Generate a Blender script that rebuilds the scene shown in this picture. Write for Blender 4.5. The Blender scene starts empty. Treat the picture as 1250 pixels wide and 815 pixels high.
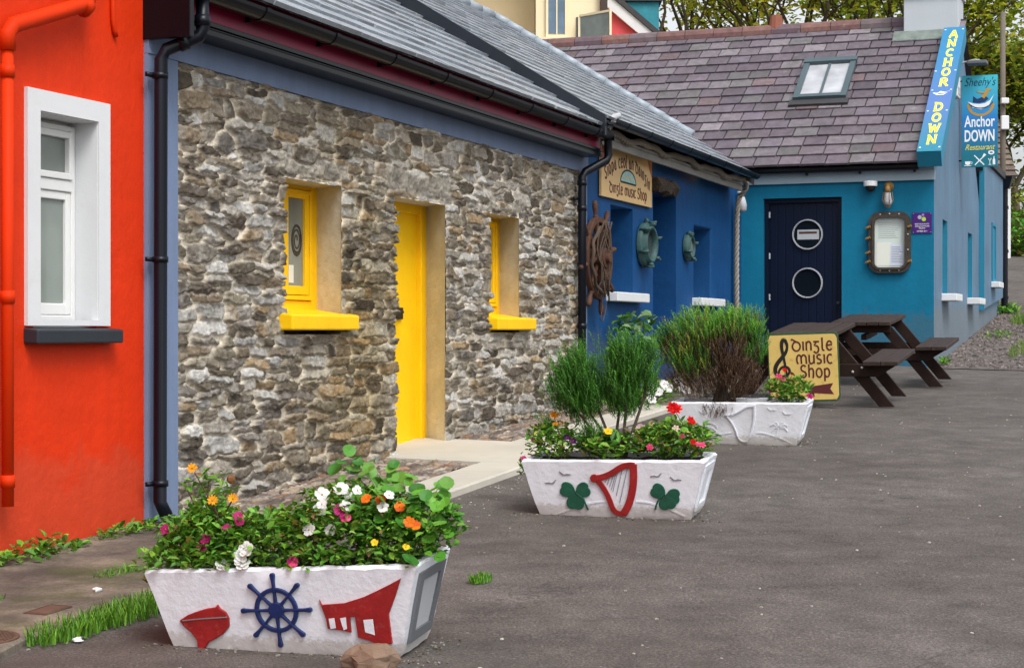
import bpy, bmesh, math, random
import numpy as np
from mathutils import Matrix, Vector
random.seed(7); RNG = np.random.default_rng(11)
SC = bpy.context.scene; COL = SC.collection
R = math.radians; PI = math.pi
TH = R(20.5); DX, DY = math.sin(TH), math.cos(TH); NX, NY = math.cos(TH), -math.sin(TH)
P0X, P0Y = -1.911, 9.79; EYE = 1.466

def WP(s, o, z): return (P0X + s*DX + o*NX, P0Y + s*DY + o*NY, z)
def ID(x, y, z): return (x, y, z)
GY = [-20, 0, 6, 10, 13.5, 17.5, 22.3, 31.7, 45, 60, 90, 220]
GZ = [-.1, .05, .25, .38, .55, .72, .98, 1.76, 3.2, 4.4, 6.0, 8.0]
def ZG(x, y): return float(np.interp(y, GY, GZ))
def ZS(s, o):
    p = WP(s, o, 0); return ZG(p[0], p[1])

# ---------------------------------------------------------------- materials
class NT:
    def __init__(self, name):
        self.m = bpy.data.materials.new(name); self.m.use_nodes = True
        self.t = self.m.node_tree; self.b = self.t.nodes['Principled BSDF']
    def n(self, ty, **kw):
        nd = self.t.nodes.new(ty)
        for k, v in kw.items():
            if k in nd.inputs: nd.inputs[k].default_value = v
            else: setattr(nd, k, v)
        return nd
    def l(self, a, ao, b, bi): self.t.links.new(a.outputs[ao], b.inputs[bi])
    def coord(self, scale=(1, 1, 1)):
        tc = self.n('ShaderNodeTexCoord'); mp = self.n('ShaderNodeMapping'); mp.inputs['Scale'].default_value = scale
        self.l(tc, 'Object', mp, 'Vector'); return mp
    def noise(self, co, scale, detail=4, rough=.6):
        nd = self.n('ShaderNodeTexNoise'); nd.inputs['Scale'].default_value = scale
        nd.inputs['Detail'].default_value = detail; nd.inputs['Roughness'].default_value = rough
        self.l(co, 'Vector', nd, 'Vector'); return nd
    def ramp(self, src, out, stops):
        r = self.n('ShaderNodeValToRGB'); e = r.color_ramp.elements
        while len(e) < len(stops): e.new(.5)
        for el, (p, c) in zip(e, stops):
            el.position = p; el.color = (c, c, c, 1) if isinstance(c, (int, float)) else (*c, 1)
        self.l(src, out, r, 'Fac'); return r
    def mix(self, fac, a, b, mode='MIX'):
        m = self.n('ShaderNodeMix', data_type='RGBA', blend_type=mode)
        for v, i in ((fac, 0), (a, 6), (b, 7)):
            if isinstance(v, (int, float)): m.inputs[i].default_value = v
            elif isinstance(v, tuple) and not hasattr(v[0], 'outputs'): m.inputs[i].default_value = (*v, 1)
            else: self.t.links.new(v[0].outputs[v[1]], m.inputs[i])
        return m
    def bump(self, src, out, strength, dist=.01):
        b = self.n('ShaderNodeBump'); b.inputs['Strength'].default_value = strength; b.inputs['Distance'].default_value = dist
        self.l(src, out, b, 'Height'); self.l(b, 'Normal', self.b, 'Normal'); return b

def paint(name, col, var=.18, rough=.6, bscale=30, bstr=.25, bdist=.006, dirt=None, dirtamt=.5, vscale=1.6, spec=.4, streak=0, base=None, baseh=.25):
    t = NT(name); co = t.coord()
    n1 = t.noise(co, vscale, 6, .65)
    r1 = t.ramp(n1, 'Fac', [(.3, 1-var), (.7, 1.0)])
    m = t.mix(1.0, col, (r1, 'Color'), 'MULTIPLY'); res = (m, 2)
    if streak:
        ns = t.noise(t.coord((7, 7, .55)), 1.0, 5, .65); rs = t.ramp(ns, 'Fac', [(.32, 1-streak), (.66, 1+streak*.6)]); ms = t.mix(1.0, res, (rs, 'Color'), 'MULTIPLY'); res = (ms, 2)
    if dirt:
        n2 = t.noise(co, vscale*2.3, 8, .75); r2 = t.ramp(n2, 'Fac', [(.56, 0.0), (.74, dirtamt)])
        m2 = t.mix((r2, 'Color'), res, dirt); res = (m2, 2)
    if base:   # splash dirt and damp on the lowest part of a wall
        tc = t.n('ShaderNodeTexCoord'); sp = t.n('ShaderNodeSeparateXYZ'); t.l(tc, 'Object', sp, 'Vector'); nb = t.noise(co, 1.4/baseh, 7, .7)
        ad = t.n('ShaderNodeMath', operation='MULTIPLY_ADD'); t.l(nb, 'Fac', ad, 0); ad.inputs[1].default_value = -baseh*3.2; t.l(sp, 'Z', ad, 2)
        rb = t.ramp(ad, 'Value', [(0.0, .6), (baseh*.5, 0.0)]); mb_ = t.mix((rb, 'Color'), res, base); res = (mb_, 2)
    t.t.links.new(res[0].outputs[res[1]], t.b.inputs['Base Color'])
    t.b.inputs['Roughness'].default_value = rough; t.b.inputs['Specular IOR Level'].default_value = spec
    n3 = t.noise(co, bscale, 5, .6); t.bump(n3, 'Fac', bstr, bdist)
    return t.m

def attr_mat(name, rough=.7, nscale=20, namt=.3, bscale=80, bstr=.3, bdist=.004, spec=.4, trans=0, lichen=0):
    t = NT(name); a = t.n('ShaderNodeVertexColor', layer_name='Col'); co = t.coord()
    n1 = t.noise(co, nscale, 6, .7); r = t.ramp(n1, 'Fac', [(.3, 1-namt), (.7, 1+namt*.5)])
    m = t.mix(1.0, (a, 'Color'), (r, 'Color'), 'MULTIPLY')
    if lichen:
        nl_ = t.noise(co, 5.5, 8, .78); rl = t.ramp(nl_, 'Fac', [(.60, 0.0), (.70, lichen)]); m = t.mix((rl, 'Color'), (m, 2), (.33, .33, .29))
        nl2 = t.noise(t.coord((2.2, 2.2, .6)), 1.0, 6, .7); rl2 = t.ramp(nl2, 'Fac', [(.52, 0.0), (.66, lichen*.7)]); m = t.mix((rl2, 'Color'), (m, 2), (.075, .07, .055))
    t.t.links.new(m.outputs[2], t.b.inputs['Base Color'])
    t.b.inputs['Roughness'].default_value = rough; t.b.inputs['Specular IOR Level'].default_value = spec
    if bstr: n2 = t.noise(co, bscale, 4, .6); t.bump(n2, 'Fac', bstr, bdist)
    if trans:
        tr = t.n('ShaderNodeBsdfTranslucent'); t.t.links.new(m.outputs[2], tr.inputs['Color'])
        mx = t.n('ShaderNodeMixShader'); mx.inputs[0].default_value = trans
        out = t.t.nodes['Material Output']; t.l(t.b, 'BSDF', mx, 1); t.l(tr, 'BSDF', mx, 2); t.l(mx, 'Shader', out, 'Surface')
    return t.m

def glass(name, col, rough=.06):
    t = NT(name); co = t.coord(); n1 = t.noise(co, 2.2, 3, .5)
    r = t.ramp(n1, 'Fac', [(.35, .7), (.7, 1.15)]); m = t.mix(1.0, col, (r, 'Color'), 'MULTIPLY')
    t.t.links.new(m.outputs[2], t.b.inputs['Base Color']); t.b.inputs['Roughness'].default_value = rough
    t.b.inputs['Specular IOR Level'].default_value = .7
    return t.m

def emit(name, col, st):
    t = NT(name); t.b.inputs['Base Color'].default_value = (*col, 1)
    t.b.inputs['Emission Color'].default_value = (*col, 1); t.b.inputs['Emission Strength'].default_value = st; return t.m

# ---------------------------------------------------------------- mesh builder (collects world coordinates)
MW = {}
class MB:
    def __init__(self, f=ID): self.f = f; self.v = []; self.fc = []; self.c = []; self.col = (1, 1, 1)
    def add(self, vs, fs, raw=False):
        b = len(self.v); self.v += [tuple(v) if raw else self.f(*v) for v in vs]
        for q in fs: self.fc.append([b+i for i in q]); self.c.append(self.col)
        return self
    def box(self, a0, a1, b0, b1, z0, z1):
        vs = [(x, y, z) for z in (z0, z1) for (x, y) in ((a0, b0), (a1, b0), (a1, b1), (a0, b1))]
        return self.add(vs, [(3, 2, 1, 0), (4, 5, 6, 7), (0, 1, 5, 4), (1, 2, 6, 5), (2, 3, 7, 6), (3, 0, 4, 7)])
    def hexa(self, vs):  # eight corners, bottom four then top four
        return self.add(vs, [(3, 2, 1, 0), (4, 5, 6, 7), (0, 1, 5, 4), (1, 2, 6, 5), (2, 3, 7, 6), (3, 0, 4, 7)])
    def beam(self, p, q, w, h, up=(0, 0, 1)):  # world-space bar
        p = Vector(p); q = Vector(q); d = (q-p).normalized(); u = Vector(up); s = d.cross(u).normalized(); u = s.cross(d).normalized()
        c = [p+s*a*w/2+u*b*h/2 for (a, b) in ((-1, -1), (1, -1), (1, 1), (-1, 1))] + [q+s*a*w/2+u*b*h/2 for (a, b) in ((-1, -1), (1, -1), (1, 1), (-1, 1))]
        return self.add(c, [(3, 2, 1, 0), (4, 5, 6, 7), (0, 1, 5, 4), (1, 2, 6, 5), (2, 3, 7, 6), (3, 0, 4, 7)], raw=True)
    def tube(self, path, r, n=10, caps=True, raw=False):
        pts = [Vector(p) if raw else Vector(self.f(*p)) for p in path]
        if not isinstance(r, (list, tuple, np.ndarray)): r = [r]*len(pts)
        up = Vector((0.13, 0.21, .97)); rings = []; prev = None
        for i, p in enumerate(pts):
            t = (pts[min(i+1, len(pts)-1)] - pts[max(i-1, 0)]).normalized()
            if prev is None:
                a = t.cross(up)
                if a.length < .2: a = t.cross(Vector((1, .1, 0)))
            else: a = prev - t*prev.dot(t)
            a.normalize(); prev = a; b = t.cross(a)
            rings.append([p + (a*math.cos(2*PI*k/n) + b*math.sin(2*PI*k/n))*r[i] for k in range(n)])
        vs = [v for rg in rings for v in rg]; fs = []
        for i in range(len(rings)-1):
            for k in range(n): fs.append((i*n+k, i*n+(k+1) % n, (i+1)*n+(k+1) % n, (i+1)*n+k))
        if caps: fs += [tuple(range(n))[::-1], tuple((len(rings)-1)*n+k for k in range(n))]
        return self.add(vs, fs, raw=True)
    def prism(self, poly, fn, t0, t1):  # poly of (u,v); fn(u,v,t)->world
        n = len(poly); vs = [fn(u, v, t0) for u, v in poly]+[fn(u, v, t1) for u, v in poly]
        fs = [tuple(range(n))[::-1], tuple(range(n, 2*n))]+[(i, (i+1) % n, n+(i+1) % n, n+i) for i in range(n)]
        return self.add(vs, fs, raw=True)
    def ribbon(self, pts, w, fn, t0, t1):  # flat stroke of given width(s) lying on surface fn, solid
        n = len(pts)
        if not isinstance(w, (list, tuple)): w = [w]*n
        L, Rr = [], []
        for i in range(n):
            a = pts[max(i-1, 0)]; b = pts[min(i+1, n-1)]; dx, dy = b[0]-a[0], b[1]-a[1]; l = math.hypot(dx, dy) or 1
            nx, ny = -dy/l*w[i]/2, dx/l*w[i]/2
            L.append((pts[i][0]+nx, pts[i][1]+ny)); Rr.append((pts[i][0]-nx, pts[i][1]-ny))
        vs = []
        for i in range(n): vs += [fn(*L[i], t0), fn(*Rr[i], t0), fn(*Rr[i], t1), fn(*L[i], t1)]
        fs = [(0, 1, 2, 3), (4*n-1, 4*n-2, 4*n-3, 4*n-4)]
        for i in range(n-1):
            for k in range(4): fs.append((4*i+k, 4*i+4+k, 4*i+4+(k+1) % 4, 4*i+(k+1) % 4))
        return self.add(vs, fs, raw=True)
    def blob(self, c, r, n=8, m=6, jit=.12, flat=1, raw=True):
        vs = []
        for i in range(m+1):
            ph = PI*i/m
            for k in range(n):
                a = 2*PI*k/n; j = 1+random.uniform(-jit, jit)
                vs.append((c[0]+r*j*math.sin(ph)*math.cos(a), c[1]+r*j*math.sin(ph)*math.sin(a), c[2]+r*j*flat*math.cos(ph)))
        fs = [(i*n+k, i*n+(k+1) % n, (i+1)*n+(k+1) % n, (i+1)*n+k) for i in range(m) for k in range(n)]
        return self.add(vs, fs, raw=raw)
    def grid(self, a, b, zf):
        na, nb = len(a), len(b); vs = [(x, y, zf(x, y)) for y in b for x in a]
        fs = [(j*na+i, j*na+i+1, (j+1)*na+i+1, (j+1)*na+i) for j in range(nb-1) for i in range(na-1)]
        return self.add(vs, fs)
    def build(self, name, mat, parent=None, smooth=False, bevel=0, bseg=2, origin=None, recalc=True, weld=False):
        me = bpy.data.meshes.new(name)
        if parent is not None: M = MW[parent.name]
        else:
            if origin is None:
                a = np.array(self.v); origin = (float((a[:, 0].min()+a[:, 0].max())/2), float((a[:, 1].min()+a[:, 1].max())/2), float(a[:, 2].min()))
            M = Matrix.Translation(origin)
        A = np.array(self.v, dtype=float); iM = np.array(M.inverted()); A = A @ iM[:3, :3].T + iM[:3, 3]
        me.from_pydata(A.tolist(), [], self.fc)
        at = me.color_attributes.new('Col', 'FLOAT_COLOR', 'CORNER')
        cc = np.ones((len(me.loops), 4), dtype=np.float32); i = 0
        ln = [len(q) for q in self.fc]; cc[:, :3] = np.repeat(np.array(self.c, dtype=np.float32).reshape(-1, 3), ln, axis=0)
        at.data.foreach_set('color', cc.ravel())
        if recalc or weld:
            bm = bmesh.new(); bm.from_mesh(me)
            if weld: bmesh.ops.remove_doubles(bm, verts=bm.verts, dist=1e-5)
            if recalc: bmesh.ops.recalc_face_normals(bm, faces=bm.faces)
            bm.to_mesh(me); bm.free()
        if smooth: me.polygons.foreach_set('use_smooth', [True]*len(me.polygons))
        me.materials.append(mat); me.update()
        o = bpy.data.objects.new(name, me); COL.objects.link(o)
        if parent is not None: o.parent = parent; MW[o.name] = M
        else: o.matrix_world = M; MW[o.name] = M
        if bevel:
            bv = o.modifiers.new('Bevel', 'BEVEL'); bv.width = bevel; bv.segments = bseg; bv.limit_method = 'ANGLE'; bv.angle_limit = R(40)
        return o

def tag(o, label=None, cat=None, group=None, kind=None):
    for k, v in (('label', label), ('category', cat), ('group', group), ('kind', kind)):
        if v: o[k] = v
    return o
def thing(name, loc, label, cat, rz=0, group=None):
    o = bpy.data.objects.new(name, None); COL.objects.link(o); o.empty_display_size = .1
    M = Matrix.Translation(loc) @ Matrix.Rotation(rz, 4, 'Z'); o.matrix_world = M; MW[o.name] = M
    return tag(o, label, cat, group)
WROT = PI/2-TH   # local x along the terrace
def wthing(name, s, o, z, label, cat, group=None): return thing(name, WP(s, o, z), label, cat, WROT, group)
def arc(cx, cy, rx, ry, a0, a1, n=10): return [(cx+rx*math.cos(R(a0+(a1-a0)*i/n)), cy+ry*math.sin(R(a0+(a1-a0)*i/n))) for i in range(n+1)]

# lettering ------------------------------------------------------------
UNC = {  # rounded Gaelic hand, x-height .7
 'D': (.78, [arc(.38, .34, .34, .36, 100, 460, 20), [(-.06, .8), (.02, .92), (.12, .84), (.3, .74), (.5, .66)]]),
 'i': (.2, [[(.1, 0), (.1, .7), (.02, .66)]]),
 'n': (.6, [[(.08, 0), (.08, .7)], [(.08, .5)]+arc(.28, .45, .2, .25, 140, 0, 8)+[(.48, 0)]]),
 'g': (.56, [[(0, .68), (.5, .68)], [(.25, .66), (.08, .4)]+arc(.22, .08, .22, .28, 80, -150, 10)]),
 'l': (.34, [[(.1, 1.0), (.1, .15)]+arc(.22, .13, .12, .13, 180, 300, 5)]),
 'e': (.56, [arc(.28, .35, .24, .35, 40, 320, 14), [(.06, .38), (.48, .42), (.46, .55)]]),
 'M': (.95, [arc(.26, .34, .2, .36, 250, 30, 10)+[(.46, .0)], [(.46, .5)]+arc(.66, .4, .2, .3, 150, 0, 8)+[(.88, 0)]]),
 'u': (.6, [[(.08, .7)]+arc(.26, .22, .18, .22, 180, 320, 6)+[(.48, .2)], [(.48, .7), (.48, 0)]]),
 's': (.46, [arc(.22, .53, .17, .17, 40, 250, 8)+arc(.2, .17, .19, .17, 80, -150, 8)]),
 'c': (.5, [arc(.28, .35, .24, .35, 50, 310, 12)]),
 'S': (.62, [arc(.32, .72, .22, .24, 30, 250, 9)+arc(.28, .24, .26, .24, 80, -160, 9)]),
 'h': (.6, [[(.08, 0), (.08, 1.05)], [(.08, .5)]+arc(.28, .45, .2, .25, 140, 0, 8)+[(.46, .05), (.4, -.06)]]),
 'o': (.6, [arc(.28, .35, .25, .35, 90, 450, 16)]),
 'p': (.6, [[(.08, -.32), (.08, .7)], arc(.28, .35, .22, .34, 150, -150, 12)]),
 'a': (.58, [arc(.26, .3, .22, .3, 60, 340, 12), [(.12, .7), (.3, .62), (.5, 0)]]),
 ' ': (.32, [])}
CAP = {  # heavy slab capitals, height 1
 'A': (.9, [[(.1, 0), (.42, 1)], [(.78, 0), (.46, 1)], [(.22, .32), (.66, .32)]], [(.1, .26, 0), (.66, .9, 0)]),
 'N': (.9, [[(.16, 0), (.16, 1)], [(.16, .97), (.72, .03)], [(.72, 0), (.72, 1)]], [(.04, .3, 0), (.58, .86, 1), (.02, .2, 1)]),
 'C': (.8, [arc(.42, .5, .3, .44, 45, 315, 14)], [(.56, .72, .82)]),
 'H': (.9, [[(.16, 0), (.16, 1)], [(.72, 0), (.72, 1)], [(.16, .5), (.72, .5)]], [(.02, .3, 0), (.02, .3, 1), (.58, .86, 0), (.58, .86, 1)]),
 'O': (.86, [arc(.43, .5, .31, .44, 90, 450, 20)], []),
 'R': (.86, [[(.16, 0), (.16, 1)], [(.16, .94)]+arc(.42, .73, .24, .21, 90, -90, 8)+[(.16, .5)], [(.44, .5), (.74, 0)]], [(.02, .3, 0), (.66, .88, 0)]),
 'D': (.86, [[(.16, 0), (.16, 1)], [(.16, .94)]+arc(.36, .5, .36, .44, 90, -90, 12)+[(.16, .06)]], [(.02, .2, 0), (.02, .2, 1)]),
 'W': (1.1, [[(.12, 1), (.32, 0)], [(.32, 0), (.54, .9)], [(.54, .9), (.76, 0)], [(.76, 0), (.96, 1)]], [(.0, .26, 1), (.84, 1.1, 1)])}
def text_strokes(mb, text, x, y, h, fn, w=.12, font=UNC, sx=1.0, sp=.1, t0=0, t1=.004, width=None):
    adv = sum(font[c][0]+sp for c in text)-sp
    if width: sx = width/(adv*h)
    k = 0
    for c in text:
        g = font[c]
        for pl in g[1]:
            k += 1; mb.ribbon([(x+px*h*sx, y+py*h) for px, py in pl], w*h, fn, t0, t1+k*.00004)
        if len(g) > 2:
            for (a, b, yy) in g[2]:
                k += 1; mb.ribbon([(x+a*h*sx, y+yy*h), (x+b*h*sx, y+yy*h)], w*h*.7, fn, t0, t1+k*.00004)
        x += (g[0]+sp)*h*sx
    return adv*h*sx
def font_text(text, size, fn, t0, width=None, shear=0, off=0, center=True, x=0, y=0, sy=1.0):
    cu = bpy.data.curves.new('t', 'FONT'); cu.body = text; cu.size = size; cu.shear = shear; cu.offset = off; cu.extrude = 0; cu.resolution_u = 3
    ob = bpy.data.objects.new('t', cu); COL.objects.link(ob)
    bpy.context.view_layer.update()
    me = bpy.data.meshes.new_from_object(ob.evaluated_get(bpy.context.evaluated_depsgraph_get()))
    vs = [v.co.copy() for v in me.vertices]; fs = [tuple(p.vertices) for p in me.polygons]
    bpy.data.objects.remove(ob); bpy.data.curves.remove(cu); bpy.data.meshes.remove(me)
    xs = [v.x for v in vs]; w = max(xs)-min(xs); k = width/w if width else 1
    mid = (max(xs)+min(xs))/2 if center else min(xs)
    return [fn(x+(v.x-mid)*k, y+v.y*sy, t0) for v in vs], fs

# foliage --------------------------------------------------------------
def vnoise(x, y, f, seed):
    r = np.random.default_rng(seed); T = r.random((256, 256)); X = np.asarray(x)*f; Y = np.asarray(y)*f
    xi = np.floor(X).astype(int); yi = np.floor(Y).astype(int); u = X-xi; v = Y-yi; u = u*u*(3-2*u); v = v*v*(3-2*v)
    g = lambda a, b: T[a % 256, b % 256]
    return (g(xi, yi)*(1-u)+g(xi+1, yi)*u)*(1-v)+(g(xi, yi+1)*(1-u)+g(xi+1, yi+1)*u)*v
def fbm(x, y, f, seed, o=4):
    t = 0; a = 1; s = 0
    for i in range(o): t = t+a*vnoise(x, y, f*2**i, seed+i*17); s += a; a *= .55
    return t/s
def leaves(mb, P, size, aspect=.55, tilt=.9, pal=((.05, .12, .02),), var=.3, sv=.5, dirs=None, fold=.25):
    """P: list of points; each leaf a folded six-sided blade"""
    for i, p in enumerate(P):
        if dirs is not None: ax = Vector(dirs[i]).normalized()
        else:
            a = random.uniform(0, 2*PI); e = random.uniform(-.5, .9)*tilt
            ax = Vector((math.cos(a)*math.cos(e), math.sin(a)*math.cos(e), math.sin(e)))
        up = Vector((random.uniform(-.6, .6), random.uniform(-.6, .6), 1)); sd = ax.cross(up)
        if sd.length < .05: sd = Vector((1, 0, 0))
        sd.normalize(); nn = sd.cross(ax)
        L = size*random.uniform(1-sv, 1+sv); w = L*aspect*.5; p = Vector(p); f = nn*w*fold*2
        c = random.choice(pal); k = random.uniform(1-var, 1+var); mb.col = tuple(min(.95, x*k) for x in c)
        a0 = p; a1 = p+ax*L*.35; a2 = p+ax*L*.7; a3 = p+ax*L
        mb.add([a0, a1+sd*w+f, a2+sd*w*.8+f, a3, a2-sd*w*.8+f, a1-sd*w+f, p+ax*L*.5], [(0, 1, 2, 6), (6, 2, 3), (6, 3, 4), (0, 6, 4, 5)], raw=True)
def round_leaf(mb, p, r, nrm, col, n=9):
    nrm = Vector(nrm).normalized(); a = nrm.cross(Vector((.3, .9, .1))).normalized(); b = nrm.cross(a); p = Vector(p); mb.col = col
    vs = [p - nrm*r*.15]+[p+(a*math.cos(2*PI*k/n)+b*math.sin(2*PI*k/n))*r*random.uniform(.88, 1.06)+nrm*random.uniform(-.05, .12)*r for k in range(n)]
    mb.add(vs, [(0, 1+k, 1+(k+1) % n) for k in range(n)], raw=True)
def flower(p, r, pal, mat, parent, petals=5, nrm=None, layers=1, name='flower'):
    mb = MB(); nrm = Vector(nrm or (random.uniform(-.4, .5), -1, random.uniform(.3, 1.1))).normalized()
    a = nrm.cross(Vector((0.2, .1, 1))).normalized(); b = nrm.cross(a); p = Vector(p)
    for ly in range(layers):
        rr = r*(1-.28*ly)
        for k in range(petals):
            an = 2*PI*(k+ly*.5)/petals+random.uniform(-.12, .12); d = a*math.cos(an)+b*math.sin(an); s = nrm.cross(d)
            lift = nrm*rr*(.15+.3*ly+random.uniform(0, .2)); w = rr*(2.9 if petals <= 5 else 2.3)/petals*random.uniform(1, 1.3)
            c = random.choice(pal); kk = random.uniform(.8, 1.1); mb.col = tuple(min(.95, x*kk) for x in c)
            q = p+nrm*rr*.05*k/petals
            mb.add([q, q+d*rr*.55+s*w*.8+lift*.6, q+d*rr*.95+s*w*.5+lift, q+d*rr*1.03+lift*.8, q+d*rr*.95-s*w*.5+lift, q+d*rr*.55-s*w*.8+lift*.6], [(0, 1, 2, 3), (0, 3, 4, 5)], raw=True)
    mb.col = (.5, .33, .03) if layers == 1 else pal[0]; mb.blob(p+nrm*r*.15, r*(.12 if petals <= 5 else .2), 6, 4)
    return mb.build(name, mat, parent, recalc=False)
def grass(mb, P, h, pal, w=.006, lean=.5):
    for p in P:
        a = random.uniform(0, 2*PI); hh = h*random.uniform(.5, 1.2); l = hh*random.uniform(.1, lean); dx, dy = math.cos(a)*l, math.sin(a)*l
        sx, sy = -math.sin(a)*w, math.cos(a)*w; c = random.choice(pal); k = random.uniform(.7, 1.25); mb.col = tuple(x*k for x in c)
        x, y, z = p
        mb.add([(x-sx, y-sy, z), (x+sx, y+sy, z), (x+dx*.4+sx*.8, y+dy*.4+sy*.8, z+hh*.6), (x+dx*.4-sx*.8, y+dy*.4-sy*.8, z+hh*.6), (x+dx, y+dy, z+hh)], [(0, 1, 2, 3), (3, 2, 4)], raw=True)
# ---------------------------------------------------------------- palette
M_ROAD = None
def mk_road():
    t = NT('asphalt'); co = t.coord()
    n1 = t.noise(co, .5, 5, .6); n2 = t.noise(co, 95, 3, .75); n3 = t.noise(co, 3.5, 6, .65)
    vo = t.n('ShaderNodeTexVoronoi'); vo.inputs['Scale'].default_value = 70; t.l(co, 'Vector', vo, 'Vector')
    base = t.ramp(n1, 'Fac', [(.3, (.075, .064, .057)), (.7, (.118, .105, .097))])
    r2 = t.ramp(n2, 'Fac', [(.28, .35), (.5, .95), (.70, 1.9)]); m = t.mix(1.0, (base, 'Color'), (r2, 'Color'), 'MULTIPLY')
    r3 = t.ramp(n3, 'Fac', [(.3, .66), (.7, 1.22)]); m2 = t.mix(1.0, (m, 2), (r3, 'Color'), 'MULTIPLY')
    n4 = t.noise(co, 38, 2, .5); r4 = t.ramp(n4, 'Fac', [(.70, 0.0), (.76, .6)]); m3 = t.mix((r4, 'Color'), (m2, 2), (.26, .24, .22))
    n5 = t.noise(co, 1.1, 8, .7); r5 = t.ramp(n5, 'Fac', [(.54, 0.0), (.68, .55)]); m4 = t.mix((r5, 'Color'), (m3, 2), (.055, .047, .040))
    n6 = t.noise(co, 1.7, 4, .6); wv = t.n('ShaderNodeMixRGB', blend_type='ADD') if 0 else None
    vc = t.n('ShaderNodeTexVoronoi', feature='DISTANCE_TO_EDGE'); vc.inputs['Scale'].default_value = .42
    va = t.n('ShaderNodeVectorMath', operation='MULTIPLY_ADD'); t.l(n6, 'Color', va, 0); va.inputs[1].default_value = (1.6, 1.6, 0); t.l(co, 'Vector', va, 2); t.l(va, 'Vector', vc, 'Vector')
    rc = t.ramp(vc, 'Distance', [(.0, .65), (.006, 0.0)]); rk = t.ramp(n1, 'Fac', [(.46, 0.0), (.56, 1.0)]); ck = t.mix(1.0, (rc, 'Color'), (rk, 'Color'), 'MULTIPLY')
    m4 = t.mix((ck, 2), (m4, 2), (.03, .026, .022))
    t.t.links.new(m4.outputs[2], t.b.inputs['Base Color']); t.b.inputs['Roughness'].default_value = .82; t.b.inputs['Specular IOR Level'].default_value = .3
    t.bump(n2, 'Fac', .55, .006); return t.m
def mk_red():
    t = NT('orange_red_render'); co = t.coord()
    n1 = t.noise(co, 1.1, 6, .65); r1 = t.ramp(n1, 'Fac', [(.3, .84), (.7, 1.0)]); m = t.mix(1.0, (.68, .034, .002), (r1, 'Color'), 'MULTIPLY')
    # weathering: bleached, scuffed paint on the lowest courses
    tc = t.n('ShaderNodeTexCoord'); sp = t.n('ShaderNodeSeparateXYZ'); t.l(tc, 'Object', sp, 'Vector')
    n2 = t.noise(co, 3.2, 7, .7); ad = t.n('ShaderNodeMath', operation='MULTIPLY_ADD'); t.l(n2, 'Fac', ad, 0); ad.inputs[1].default_value = -.9; t.l(sp, 'Z', ad, 2)
    r2 = t.ramp(ad, 'Value', [(.0, .3), (.16, 0.0)]); m2 = t.mix((r2, 'Color'), (m, 2), (.34, .085, .045))
    ns = t.noise(t.coord((7, 7, .5)), 1.0, 5, .65); rs = t.ramp(ns, 'Fac', [(.32, .94), (.66, 1.03)]); m2 = t.mix(1.0, (m2, 2), (rs, 'Color'), 'MULTIPLY')
    n3 = t.noise(co, 7, 8, .75); r3 = t.ramp(n3, 'Fac', [(.66, 0.0), (.74, .45)]); m3 = t.mix((r3, 'Color'), (m2, 2), (.50, .022, .002))
    t.t.links.new(m3.outputs[2], t.b.inputs['Base Color']); t.b.inputs['Roughness'].default_value = .6; t.b.inputs['Specular IOR Level'].default_value = .2
    n4 = t.noise(co, 9, 6, .6); t.bump(n4, 'Fac', .45, .02); return t.m
def mk_pave():
    t = NT('worn_concrete'); co = t.coord()
    n1 = t.noise(co, 2.2, 7, .65); n2 = t.noise(co, 60, 4, .7); n3 = t.noise(co, 5.5, 8, .7); n4 = t.noise(co, 1.2, 6, .7)
    b = t.ramp(n1, 'Fac', [(.36, (.070, .062, .052)), (.50, (.125, .108, .088)), (.66, (.23, .195, .15))])
    r2 = t.ramp(n2, 'Fac', [(.3, .7), (.7, 1.25)]); m = t.mix(1.0, (b, 'Color'), (r2, 'Color'), 'MULTIPLY')
    r3 = t.ramp(n3, 'Fac', [(.60, 0.0), (.70, .75)]); m2 = t.mix((r3, 'Color'), (m, 2), (.06, .055, .045))
    r4 = t.ramp(n4, 'Fac', [(.52, 0.0), (.64, .6)]); m3 = t.mix((r4, 'Color'), (m2, 2), (.055, .07, .02))
    t.t.links.new(m3.outputs[2], t.b.inputs['Base Color']); t.b.inputs['Roughness'].default_value = .9; t.b.inputs['Specular IOR Level'].default_value = .2
    t.bump(n3, 'Fac', .6, .02); return t.m
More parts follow.
